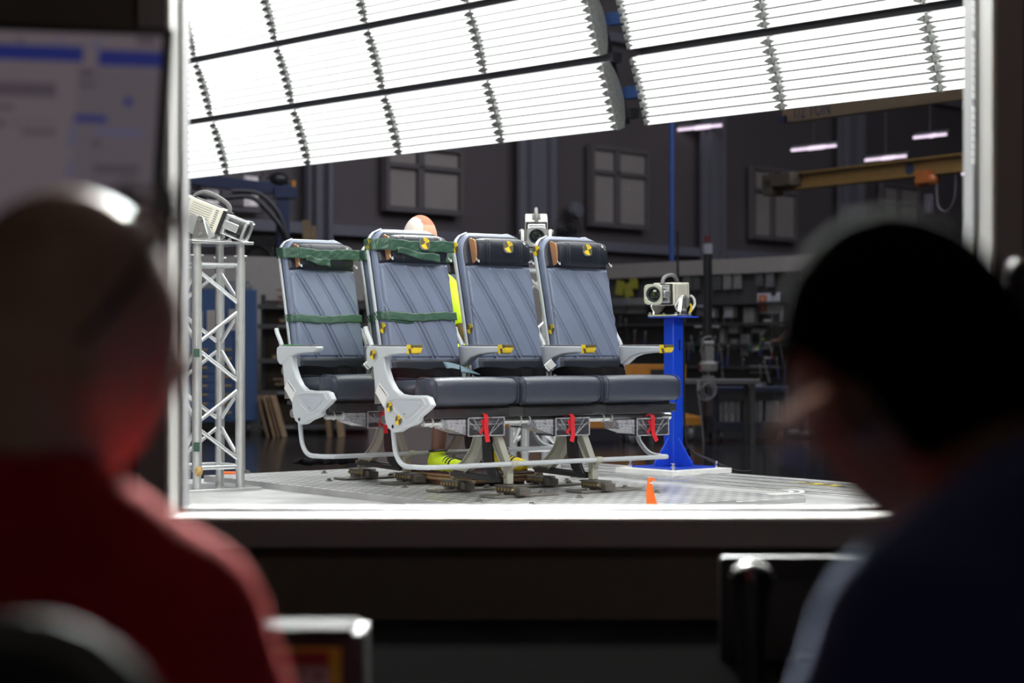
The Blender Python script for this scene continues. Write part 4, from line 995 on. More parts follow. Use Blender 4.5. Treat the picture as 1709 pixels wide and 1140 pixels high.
m.build('writing', M['grey_plastic'], o, smooth=False)
# goods on the shelves
goods = [(1212, 1227, 512, 530, 2, 'pale notice card standing on the upper shelf'), (1245, 1262, 513, 545, 1, 'tall pale box on the upper shelf left of the clipboard'), (1220, 1236, 541, 556, 1, 'pair of leaning grey cartons on the second shelf'),
         (1205, 1212, 548, 584, 1, 'narrow upright grey ruler on the tool wall'), (1222, 1233, 566, 584, 0, 'small grey box standing below the leaning cartons'), (1240, 1252, 558, 594, 0, 'tall narrow grey case below the pale box'),
         (1166, 1180, 515, 528, 0, 'small grey device left of the dark pole, upper shelf'), (1186, 1196, 514, 530, 2, 'small white device right of the dark pole, upper shelf'),
         (1258, 1282, 548, 556, 0, 'dark tray with small parts on the second shelf'), (1255, 1300, 610, 616, 1, 'upper grey tray of small parts on the third shelf'), (1255, 1286, 619, 624, 1, 'lower perforated tray on the third shelf'),
         (1140, 1158, 572, 584, 0, 'grey folded item beside the blue column, third shelf'), (1306, 1314, 508, 545, 2, 'white rolled paper at the right of the clipboard')]
for u0, u1, v0, v1, c, lb in goods: wallbox('shelf_item', u0, u1, v0, v1, .16, .08, pk[c], lb, 'box', 'goods on the tool wall shelves')
lime = mat('lime_tag', (.32, .55, .02), .5)
for k, (u, v) in enumerate(((1272, 579), (1262, 644))):
    o = wallbox('tagged_case', u-13, u+13, v-5, v+5, .2, .08, pk[2], ['white case with a lime green tag on the tool wall, tilted', 'white case with a lime green tag at the front of the work table'][k], 'case', 'cases with lime tags', tilt=R(-10 if k == 0 else 0))
    m = MB(); m.bar((-.02, -.05, 0), (.09, -.05, .08), .004, .025); m.bar((-.02, -.05, -.03), (-.02, -.05, .03), .02, .004); m.build('lime_tag', lime, o, smooth=False)
for k, (u, v) in enumerate(((1170, 511), (1165, 545), (1195, 545), (1281, 535), (1281, 597), (1193, 605), (1175, 618))):
    o = wallbox('shelf_label', u-6, u+6, v-1.5, v+1.5, .265, .004, pk[2], 'small white shelf label strip, %s on the tool wall' % ['top left', 'left on the second shelf', 'middle on the second shelf', 'under the clipboard', 'right on the third shelf', 'beside the robot arm', 'below the robot arm'][k], 'label', 'label strips of the tool wall', bev=0)
# clutter of tools: many small countable grey pieces hanging on the wall
rnd = random.Random(3); tools = []
tm = mat('tool_grip', (.10, .09, .09), .5, var=.3); tms = mat('tool_steel', (.22, .22, .22), .35, .6)
tcol = [mat('red_grip', (.12, .012, .012), .5), mat('blue_grip', (.015, .03, .12), .5), tm, mat('teal_grip', (.02, .06, .06), .5)]
for k in range(46):
    u = rnd.uniform(1022, 1330); v = rnd.choice((540, 566, 590, 612))+rnd.uniform(-6, 6)
    if 1095 < u < 1140: continue
    p = TW(u, v, .30 if v > 560 else .12); L = rnd.uniform(.08, .16)
    root = empty('hand_tool', p, aw, 'small hand tool hanging %s on the tool wall, %s grip' % ('low' if v > 580 else 'high', ['red', 'blue', 'grey', 'teal'][k % 4]), 'tool', 'hand tools on the tool wall')
    m = MB(); m.cyl((0, 0, -L), (0, 0, -L*.3), .010, .013, n=8); m.build('grip', tcol[k % 4], root)
    m = MB(); m.cyl((0, 0, -L*.3), (0, 0, L*.5), .005, n=6); m.box((0, 0, L*.55), (.03, .01, .03)); m.build('shaft', tms, root)
    root.rotation_euler = (0, rnd.uniform(-.4, .4), aw)
    tools.append(root)
OR = ['first', 'second', 'third', 'fourth', 'fifth', 'sixth', 'seventh', 'eighth', 'ninth', 'tenth', 'eleventh', 'twelfth', 'thirteenth', 'fourteenth', 'fifteenth', 'sixteenth', 'seventeenth', 'eighteenth', 'nineteenth', 'twentieth']
rowc = {}
tools.sort(key=lambda q: q.location.x/q.location.y)
side_w = ['beside the left edge of the tool wall', 'left of the blue column', 'just right of the blue column', 'near the robot arm', 'between robot arm and clipboard', 'under the clipboard', 'near the standing man']
for r_ in tools:
    u = 854.5+F*r_.location.x/r_.location.y; zone = min(6, max(0, int((u-1022)/46))); lev = 'top row' if r_.location.z > .8 else 'second row' if r_.location.z > .64 else 'third row' if r_.location.z > .5 else 'bottom row'
    gname = ('red', 'blue', 'grey', 'teal')[tcol.index(r_.children[0].data.materials[0])]
    rowc[lev] = rowc.get(lev, -1)+1; r_['label'] = f'small tool with {gname} grip, {lev} of the tool wall, {OR[rowc[lev]]} from left'
# dark pole in front of the tool wall
m = MB(); m.cyl((0, 0, 0), (0, 0, 1.66-FZ), .045, n=14); o = m.build('pole', M['black'])
p = at(1181, 700, 19.6); o.location = (p.x, p.y, FZ); tag(o, 'black vertical pole with a red and white top in front of the tool wall', 'pole')
m = MB(); m.cyl((0, 0, 1.60-FZ), (0, 0, 1.70-FZ), .048, n=14); m.build('pole_cap', [mat('white_cap', (.3, .3, .32), .5)], o); m = MB(); m.cyl((0, 0, 1.72-FZ), (0, 0, 1.78-FZ), .03, n=14); m.build('red_tip', tcol[0], o)
# thin blue pole far behind
p = at(1121, 450, 24.5); m = MB(); m.cyl((0, 0, 0), (0, 0, 4.2), .035, n=10); thing1(m, 'blue_pole', [mat('mid_blue_paint', (.02, .06, .20), .5)], 'thin blue vertical pole rising behind the right seat', 'pole', loc=(p.x, p.y, FZ))
# dark lamp cord with orange plug
p = at(1131, 470, 19.5); m = MB(); m.cyl((0, 0, -.12), (0, 0, .5), .012, n=8); o = thing1(m, 'power_plug', [M['black']], 'black hanging cord with an orange plug above the blue column', 'cord', loc=p)
m = MB(); m.cyl((0, 0, -.2), (0, 0, -.1), .04, .03, n=10); m.build('orange_plug', mat('dark_orange', (.30, .10, .02), .5), o)
# ---- robot arm, small, white, on a table
p = at(1181, 640, 18.8)
tbl = empty('work_table', (at(1150, 640, 18.8).x, 18.8, FZ), 0, 'grey work table top carrying the white robot arm', 'table')
zt2 = at(1150, 633, 18.8).z-FZ
m = MB(); m.box((.1, 0, zt2-.02), (1.1, .6, .04)); m.build('tabletop', mat('grey_tabletop', (.10, .095, .10), .5), tbl, bevel=.004)
for sx in (-.38, .58):
    for sy in (-.25, .25): m = MB(); m.box((sx, sy, (zt2-.04)/2), (.05, .05, zt2-.04)); m.build('leg', M['charcoal'], tbl, bevel=.003)
rb = empty('robot_arm', (p.x, 18.75, FZ+zt2), R(20), 'small white robot arm standing on the work table', 'robot arm')
wm = mat('robot_white', (.20, .195, .18), .4)
m = MB(); m.lathe([(.10, 0), (.10, .03), (.075, .05), (.075, .06)], n=20); m.build('base', wm, rb)
m = MB(); m.cyl((0, 0, .06), (0, 0, .11), .02, n=12); m.build('shaft', tms, rb)
m = MB(); m.lathe([(.11, .11), (.13, .13), (.13, .22), (.10, .25), (.08, .26)], n=20); m.build('shoulder', wm, rb)
m = MB(); m.prism([(-.06, .24), (.06, .24), (.05, .36), (.035, .52), (-.035, .52), (-.05, .36)], -.06, .06); m.cyl((-.08, 0, .50), (.08, 0, .50), .045, n=16); m.build('upper_arm', wm, rb, bevel=.008)
m = MB(); m.tube(smoothpts([(.08, .02, .22), (.10, .02, .4), (.07, .02, .58), (0, 0, .60), (-.09, .0, .56), (-.10, 0, .42), (-.08, 0, .30)], 5), .012, 8); m.build('hose', wm, rb)
m = MB(); m.box((-.13, 0, .17), (.02, .06, .08)); m.build('red_block', tcol[0], rb, bevel=.003)
rb.scale = (.68, .68, .68)
# coiled cable hanging from the table
m = MB(); 
for k in range(3): m.tube([(.075*math.cos(R(a))*(1-.08*k)+.02*k, -.33, -.07+.075*math.sin(R(a))+.012*k) for a in range(0, 360, 20)], .0045, 6, closed=True)
m.tube(smoothpts([(-.08, -.33, -.05), (-.05, -.33, -.25), (-.02, -.33, -.6), (-.05, -.33, -.85)], 5), .0055, 6); m.box((-.07, -.33, .0), (.03, .03, .10))
thing1(m, 'cable_coil', [mat('grey_cable', (.24, .23, .24), .5)], 'coil of pale grey cable hanging under the table edge by the robot arm', 'cable', loc=(p.x-.05, 18.8, FZ+zt2-.05))
# ---- binders on the lower rack
rk = empty('binder_rack', (at(1245, 700, 19.5).x, 19.5, FZ), R(6), 'dark blue wheeled rack holding the row of binders', 'rack')
dbl = mat('dark_blue_rack', (.012, .017, .040), .45, var=.2)
zr = at(1235, 706, 19).z-FZ; zr1 = at(1235, 655, 19).z-FZ
m = MB(); m.box((0, 0, zr-.04), (.70, .45, .08)); m.build('shelf', dbl, rk, bevel=.004)
for sx in (-.36, .36): m = MB(); m.box((sx, 0, (zr1+.08)/2+.03), (.05, .45, zr1-.02)); m.build('side_panel', dbl, rk, bevel=.004)
m = MB(); m.box((0, 0, zr1+.02), (.77, .5, .05)); m.build('top_board', dbl, rk, bevel=.004)
for sx in (-.3, .3):
    m = MB(); m.cyl((sx-.02, -.18, .05), (sx+.02, -.18, .05), .05, n=16); m.box((sx, -.18, .10), (.03, .04, .05)); m.build('caster', M['charcoal'], rk)
x = -.32; k = 0
while x < .27:
    w = rnd.choice((.05, .06, .08)); h = rnd.uniform(.20, .215)
    c = rk.matrix_world.copy() if False else Matrix.Translation(rk.location) @ Matrix.Rotation(R(6), 4, 'Z')
    m = MB(); m.box((0, 0, h/2), (w-.006, .20, h)); m.box((0, -.101, h*.6), (w*.5, .002, h*.4), mi=1)
    o = m.build('binder', [[mat('binder_grey', (.13, .13, .135), .6), mat('binder_white', (.2, .19, .2), .6)][k % 2] if k < 2 else bpy.data.materials['binder_grey' if k % 2 else 'binder_white'], pk[0]], bevel=.002)
    o.location = c @ Vector((x+w/2, -.10, zr+.001)); o.rotation_euler = (0, 0, R(6)); tag(o, 'grey ring binder on the low dark blue rack, %s from the left' % ['first', 'second', 'third', 'fourth', 'fifth', 'sixth', 'seventh', 'eighth', 'ninth', 'tenth', 'eleventh', 'twelfth', 'thirteenth'][k], 'binder', 'ring binders on the rack'); x += w+(.03 if k in (3, 6) else .003); k += 1
# ---- yellow trolleys
ty_m = mat('trolley_yellow', (.50, .20, .012), .45, var=.12)
def trolley(loc, rz, w, label, mast=True):
    r_ = empty('yellow_trolley', loc, rz, label, 'trolley', 'yellow steel trolleys')
    m = MB(); m.box((0, 0, .20), (w, .5, .09)); m.prism([(-w/2, .24), (w/2, .24), (w/2-.25, .30), (-w/2+.25, .30)], -.2, .2, 'XZ'); m.build('deck', ty_m, r_, bevel=.006)
    if mast:
        m = MB(); m.prism([(-w/2+.05, .24), (-w/2+.35, .24), (-w/2+.70, .62), (-w/2+.70, .76), (-w/2+.05, .76)], -.04, .04, 'XZ'); m.build('side_frame', ty_m, r_, bevel=.005)
        m = MB(); m.box((-w/2+.45, -.045, .66), (.22, .01, .10)); m.build('plate', M['black'], r_, smooth=False)
    for sx in (-w/2+.1, w/2-.1):
        for sy in (-.2, .2):
            m = MB(); m.lathe([(.02, -.022), (.062, -.022), (.068, -.012), (.068, .012), (.062, .022), (.02, .022)], (sx, sy, .069), 'X', 20); wh = m.build('wheel', M['grey_plastic'], r_)
            m = MB(); m.prism([(sy-.03, .16), (sy+.03, .16), (sy+.012, .055), (sy-.012, .055)], sx-.032, sx-.026); m.prism([(sy-.03, .16), (sy+.03, .16), (sy+.012, .055), (sy-.012, .055)], sx+.026, sx+.032); m.build('fork', M['alu'], wh)
    return r_
p = at(960, 575, 19.0); trolley((p.x, 19.0, FZ), R(-8), 1.35, 'yellow wheeled trolley seen under the right seats beneath the seat frame', False)
p = at(1105, 575, 18.9); trolley((p.x, 19.6, FZ), R(4), .82, 'yellow wheeled trolley right of the blue column with a raised side frame', True)
m = MB(); m.lathe([(.03, -.25), (.14, -.25), (.16, -.2), (.16, .2), (.14, .25), (.03, .25)], (0, 0, .16), 'X', 20); p = at(955, 575, 19); thing1(m, 'compressor_drum', [M['charcoal']], 'dark cylinder lying on the yellow trolley under the seats', 'cylinder', loc=(p.x, 19.0, FZ+.305))
# ---- blue cabinet
p = at(366, 575, 21.0); cab = empty('blue_tool_cabinet', (at(370, 575, 20.6).x, 20.6, FZ), R(12), 'tall blue tool cabinet on casters with drawers, behind the left truss tower', 'cabinet')
bm_ = mat('cabinet_blue', (.020, .062, .17), .5, var=.06); zc = at(366, 483, 20.6).z-FZ; zb_ = .14
m = MB(); m.box((0, .25, (zc+zb_)/2), (.74, .5, zc-zb_)); m.build('body', bm_, cab, bevel=.006)
m = MB(); m.box((.24, -.008, (zc+zb_)/2), (.235, .016, zc-zb_-.03)); dd = m.build('door', bm_, cab, bevel=.004)
m = MB(); m.box((.15, -.025, .70), (.02, .03, .07)); m.build('handle', M['black'], dd)
yl = mat('label_yellow', (.35, .24, .06), .6)
for k in range(8):
    z = .22+.095*k; m = MB(); m.box((-.12, -.008, z), (.46, .016, .085)); dr = m.build('drawer', bm_, cab, bevel=.003)
    m = MB(); m.box((-.20, -.022, z+.02), (.10, .014, .018)); m.box((.05, -.022, z+.02), (.10, .014, .018)); m.build('handle', yl, dr, bevel=.002)
for k, (x, z, w, h) in enumerate(((-.26, 1.20, .12, .22), (-.08, 1.20, .15, .24), (.13, 1.22, .11, .22))):
    m = MB(); m.box((x, -.018, z), (w, .003, h)); 
    for q in range(7): m.box((x, -.0205, z+h*.4-h*.12*q), (w*.8, .001, .010), mi=1)
    o = m.build('paper_sheet', [wp, yl], cab, smooth=False)
m = MB(); m.box((0, .22, zc+.03), (.66, .4, .06)); m.box((.05, .2, zc+.08), (.5, .34, .04)); thing1(m, 'equipment_case', [M['grey_plastic']], 'flat dark grey case lying on top of the blue cabinet', 'case', loc=cab.location, rz=R(12), bevel=.01)
for sx in (-.28, .28):
    m = MB(); m.lathe([(.02, -.02), (.058, -.02), (.064, 0), (.058, .02), (.02, .02)], (sx, .06, .064), 'X', 18); m.box((sx, .06, .125), (.05, .06, .03)); m.build('caster', M['black'], cab)
# ---- wood shelf unit and sheets
sx0, sx1 = at(432, 575, 20.9).x, at(612, 575, 20.9).x
wr_ = empty('wood_rack', ((sx0+sx1)/2, 21.0, FZ), R(2), 'dark steel rack filled with wood offcuts left of the leftmost seat', 'rack'); w_ = sx1-sx0
lev = [at(500, v, 20.9).z-FZ for v in (712, 655, 602, 545, 512)]
for z in lev:
    m = MB(); m.box((0, 0, max(.03, z)), (w_, .5, .05)); s_ = m.build('shelf', M['charcoal'], wr_, bevel=.003)
    m = MB(); m.box((-w_/2+.30, -.255, max(.03, z)), (.18, .004, .022)); m.build('label_strip', pk[1], s_, smooth=False)
for sx in (-w_/2+.02, 0.0, w_/2-.02): m = MB(); m.box((sx, .22, .75), (.05, .05, 1.5)); m.build('post', M['charcoal'], wr_, bevel=.003)
m = MB(); m.box((0, .245, .72), (w_, .01, 1.44)); m.build('back_board', mat('brown_board', (.060, .040, .028), .7, var=.2), wr_, smooth=False)
wcol = [mat('wood_a', (.20, .12, .065), .65, var=.2, vscale=10), mat('wood_b', (.30, .20, .11), .65, var=.2, vscale=10), mat('wood_c', (.12, .075, .045), .65, var=.2, vscale=10)]
lvn = ['lowest', 'second', 'third', 'fourth', 'top']
for li, z in enumerate(lev):
    if li == 0: continue
    zz = max(.03, z)+.026
    for k in range(5 if li < 4 else 6):
        L = rnd.uniform(.45, w_*.62); th = rnd.choice((.018, .022, .03)); xo = rnd.uniform(-w_/2+L/2+.05, w_/2-L/2-.08)
        m = MB(); m.box((0, 0, th/2), (L, rnd.uniform(.2, .36), th)); o = m.build('wood_plank', wcol[rnd.randrange(3)], bevel=.002)
        o.location = Matrix.Translation(wr_.location) @ Matrix.Rotation(R(2), 4, 'Z') @ Vector((xo*.5, -.02, zz)); o.rotation_euler = (0, 0, R(2)); zz += th+.002
        tag(o, f'wooden plank on the {lvn[li]} shelf of the wood rack, {["lowest", "second from below", "third from below", "fourth from below", "fifth from below", "topmost"][k]}', 'plank', f'planks on the {lvn[li]} shelf')
ln = ['leftmost', 'second', 'third', 'fourth', 'fifth', 'rightmost']
for k, (ub, ut) in enumerate(((450, 433), (461, 443), (468, 450), (475, 456), (552, 548), (570, 566))):
    pb, pt_ = at(ub, 729, 20.2), at(ut, 660 if k < 4 else 688, 20.2)
    pb.z = FZ+.001; m = MB(); L = (pt_-pb).length; m.box((0, 0, L/2), (.022 if k < 4 else .05, .30, L)); o = m.build('plywood_sheet', wcol[k % 2], bevel=.002)
    o.location = pb; o.rotation_euler = (0, math.atan2(pt_.x-pb.x, pt_.z-pb.z), 0); tag(o, f'{ln[k]} of the plywood offcut sheets leaning at the foot of the wood rack', 'board', 'plywood sheets leaning on the floor')
# upright timber
p = at(521, 430, 22.8); m = MB(); m.box((-.04, 0, .95), (.09, .10, 1.92), (0, R(-3), 0)); m.box((.055, .02, .93), (.06, .10, 1.86), (0, R(-4), 0)); zz = at(521, 364, 22.8).z-FZ
for v_ in m.v: v_.z *= (zz/1.92)
thing1(m, 'timber_post', [mat('timber', (.22, .15, .08), .7, var=.15)], 'pair of upright timber posts standing behind the leftmost seat', 'timber', loc=(p.x, 23.0, FZ))
# ---- blue jib crane
p = at(472, 575, 22.4); zz = at(472, 322, 22.4).z-FZ
jc = empty('jib_crane', (p.x, 22.4, FZ), R(14), 'dark blue jib crane with black hose above the blue cabinet', 'crane'); jb = mat('crane_blue', (.012, .022, .07), .5)
m = MB(); m.box((0, 0, zz/2), (.145, .145, zz)); m.build('post', jb, jc, bevel=.006)
m = MB(); m.bar((.10, 0, zz+.02), (-1.35, -.0, zz+.17), .12, .13); m.box((.02, 0, zz+.0), (.26, .2, .13)); m.build('arm', jb, jc, bevel=.005)
m = MB(); m.ell((-.05, 0, zz+.15), (.12, .1, .09), 14); m.cyl((-.2, 0, zz+.12), (.06, 0, zz+.12), .05, n=12); m.build('hoist_motor', M['black'], jc)
m = MB(); m.box((.12, 0, zz+.1), (.05, .1, .08)); m.build('yellow_stop', ty_m, jc, bevel=.004)
m = MB(); m.tube(smoothpts([(-1.2, -.12, zz+.02), (-.8, -.12, zz-.08), (-.4, -.12, zz-.06), (-.2, -.12, zz-.2), (.0, -.12, zz-.45), (.04, -.12, zz-.6)], 5), .03, 8); m.tube(smoothpts([(-.6, -.12, zz), (-.3, -.12, zz-.02), (-.08, -.12, zz-.22), (.03, -.12, zz-.5)], 5), .03, 8); m.build('hose', M['black'], jc)
# dark machine with hoses under the crane
p = at(430, 395, 22.9); mc = empty('black_machine', (p.x, 22.9, FZ), 0, 'low black machine with looped hoses above the partition, below the crane', 'machine')
zt_m = at(448, 390, 22).z-FZ
m = MB(); m.box((-.05, 0, zt_m-.04), (.6, .2, .12)); m.box((0, 0, zt_m/2-.05), (.4, .3, zt_m-.1)); m.build('body', M['black'], mc, bevel=.01)
m = MB(); m.tube([(.02+.17*math.cos(R(a)), -.16, zt_m-.30+.20*math.sin(R(a))) for a in range(-20, 210, 15)], .022, 8); m.build('hose', M['black'], mc)
# ---- overhead crane beams
yb_m = mat('crane_beam_yellow', (.20, .115, .03), .6, var=.08); yb2 = mat('crane_beam_tan', (.16, .11, .065), .6, var=.05)
a = at(1303, 306, 24.0); b = at(1780, 264, 20.0)
cb = empty('overhead_crane', a, math.atan2(b.y-a.y, b.x-a.x), 'lower yellow overhead crane beam with chain hoist, far right', 'crane', 'overhead crane beams'); L = (b-a).length
m = MB()
for z in (.09, -.09): m.box((L/2, 0, z), (L, .16, .02))
m.box((L/2, 0, 0), (L, .03, .18)); m.build('beam', yb_m, cb, smooth=False)
m = MB(); m.box((.15, -.05, .02), (.55, .3, .16)); m.box((-.02, -.1, -.06), (.15, .2, .2)); m.build('end_truck', mat('dark_end_truck', (.06, .045, .03), .6), cb, bevel=.01)
m = MB(); m.lathe([(.001, -.002), (.07, -.002), (.07, .002), (.001, .002)], (L*.50, -.018, .0), 'Y', 20); m.build('round_emblem', mat('dark_blue_emblem', (.02, .03, .07), .5), cb)
hx_ = L*.57
m = MB(); m.box((hx_, -.05, -.12), (.16, .2, .14)); m.ell((hx_-.1, -.05, -.16), (.08, .08, .08), 10); m.ell((hx_+.1, -.05, -.16), (.07, .08, .07), 10); m.build('hoist', mat('orange_hoist', (.35, .10, .02), .5), cb)
m = MB(); m.tube(smoothpts([(hx_+.15, -.05, -.2), (hx_+.17, -.05, -.45), (hx_+.30, -.05, -.52), (hx_+.42, -.05, -.4), (hx_+.45, -.05, -.12)], 5), .012, 6); m.box((hx_+.02, -.05, -.42), (.09, .05, .22)); m.build('chain', mat('chain_bag', (.10, .08, .10), .6), cb)
a = at(1312, 196, 17.0); b = at(1800, 150, 14.5)
cb = empty('overhead_crane', a, math.atan2(b.y-a.y, b.x-a.x), 'upper tan overhead crane beam marked 1/2 TON, partly hidden by the light bank', 'crane', 'overhead crane beams'); L = (b-a).length
m = MB(); m.box((L/2, 0, .07), (L, .10, .24)); m.build('beam', yb2, cb, smooth=False)
m = MB(); m.box((.02, -.06, -.02), (.08, .03, .05)); text_mesh(m, '1/2 TON', .17, Matrix.Translation((.36, -.052, .02)) @ Matrix.Scale(.72, 4, (1, 0, 0)) @ Matrix.Rotation(R(90), 4, 'X')); m.build('lettering', mat('dim_blue_paint', (.015, .02, .07), .6), cb, smooth=False)
# ---- hall ceiling lamps
lampm = mat('lit_lamp_tube', (.5, .4, .5), .5, emit=(1, .80, 1), estr=1.15)
for k, (u, v, wpx) in enumerate(((1168, 213, 74), (1358, 247, 76), (1478, 264, 70), (1552, 227, 56), (1630, 288, 50))):
    z = 7.9; D = (z-HC)*F/(VH-v)
    D = min(D, 46); z = HC+(VH-v)/F*D
    D = 30; z = HC+(VH-v)/F*D
    root = empty('hanging_lamp', at(u, v, D), 0, ['hanging tube lamp right of the light bank gap, leftmost', 'hanging tube lamp under the 1/2 TON beam', 'hanging tube lamp above the lower crane beam', 'uppermost hanging tube lamp at the right', 'tube lamp half hidden by the window frame at the far right'][k], 'lamp', 'tube lamps hanging in the hall')
    L = wpx/F*D
    m = MB(); m.box((0, 0, .04), (L*1.02, .3, .03)); m.build('lamp_housing', M['charcoal'], root, smooth=False, rot=(0, R(-6), 0))
    for yy in (-.09, .0, .09):
        m = MB(); m.cyl((-L/2+abs(yy)*3, yy, 0), (L/2-abs(yy)*2, yy, 0), .020, n=8); m.build('lamp_tube', lampm, root, rot=(0, R(-6), 0))
    m = MB(); m.cyl((0, 0, .05), (0, 0, 8.7-root.location.z), .008, n=6); m.build('hanger', M['charcoal'], root)
# wall fan and round wall lamp
p = PW(918, 388, .3); root = empty('wall_fan', (p.x, p.y, p.z), math.atan2(wd.y, wd.x), 'black wall fan half hidden behind the middle camera', 'fan')
m = MB()
for rr in (.16, .11, .06): m.tube([(rr*1.6*math.cos(R(a)), -.04, rr*1.6*math.sin(R(a))) for a in range(0, 360, 15)], .012, 6, closed=True)
m.cyl((0, -.06, 0), (0, .2, 0), .07, n=12); m.build('guard', M['black'], root)
m = MB()
for k in range(4): m.prism([(0, -.02), (.22, -.06), (.24, .05), (0, .02)], -.015, .0, 'XZ'); 
m.build('blade', M['charcoal'], root)
p = PW(949, 352, .15); m = MB(); m.lathe([(.001, -.06), (.10, -.05), (.13, 0), (.13, .05)], axis='Y', n=20); thing1(m, 'bulkhead_lamp', [mat('dim_glass', (.12, .12, .14), .3)], 'round unlit wall lamp between the middle camera and the window', 'lamp', loc=p, rz=math.atan2(wd.y, wd.x))
# ---- standing person at the far right, mostly hidden behind the near man's head
p = at(1353, 575, 19.9)
root = empty('person', (p.x, 19.9, FZ), R(35), 'standing person in a dark blue shirt and jeans beside the tool wall', 'person', 'people')
skin = mat('skin', (.34, .17, .11), .5, var=.05); jean = mat('dark_jeans', (.012, .020, .05), .8, bump=.1); shb = mat('grey_blue_shirt', (.03, .04, .065), .8, bump=.1)
m = MB(); head_pts(m, Matrix.Translation((0, .02, 1.62)))
capsule(m, (0, 0, 1.40), (0, .01, 1.55), .055, .052); capsule(m, (0, 0, .95), (0, 0, 1.30), .135, .15); capsule(m, (-.15, 0, 1.38), (.15, 0, 1.38), .06, .06)
for s_ in (-1, 1):
    capsule(m, (s_*.09, 0, .92), (s_*.10, .01, .50), .085, .058); capsule(m, (s_*.10, .01, .50), (s_*.11, -.02, .10), .055, .038); capsule(m, (s_*.11, -.03, .05), (s_*.12, .14, .035), .036, .030)
    capsule(m, (s_*.20, 0, 1.37), (s_*.26, .02, 1.10), .045, .038); capsule(m, (s_*.26, .02, 1.10), (s_*.20, .24, 1.0), .036, .027); hand(m, (s_*.20, .24, 1.0), (-s_*.3, 1, 0), (0, 0, -1), .4, s_ > 0)
o = m.build('body', skin, root); vox(o, .014)
m = MB(); capsule(m, (0, 0, .97), (0, 0, 1.30), .150, .165); capsule(m, (-.16, 0, 1.38), (.16, 0, 1.38), .075, .075)
for s_ in (-1, 1): capsule(m, (s_*.20, 0, 1.37), (s_*.25, .015, 1.14), .062, .058)
o = m.build('shirt', shb, root); vox(o, .014)
m = MB(); capsule(m, (-.05, 0, .93), (.05, 0, .93), .125, .125)
for s_ in (-1, 1): capsule(m, (s_*.09, 0, .90), (s_*.10, .01, .50), .098, .075); capsule(m, (s_*.10, .01, .50), (s_*.11, -.02, .12), .072, .062)
o = m.build('jeans', jean, root); vox(o, .014)
for s_ in (-1, 1):
    m = MB(); capsule(m, (s_*.11, -.04, .06), (s_*.125, .16, .045), .050, .044); o = m.build('shoe', M['grey_plastic'], root); vox(o, .012, 2)
m = MB(); head_pts(m, Matrix.Translation((0, .005, 1.645)), hair=.006, ears=False, face=False); o = m.build('hair', M['black'], root)
# thin red line on the hall floor
m = MB(); a, b = at(1130, 730, 19.6), at(1560, 738, 18.9); a.z = b.z = FZ+.002; m.bar(a, b, .05, .003); tag(m.build('floor_marking', tcol[0], smooth=False), 'thin red line painted on the hall floor at the right', 'floor line')
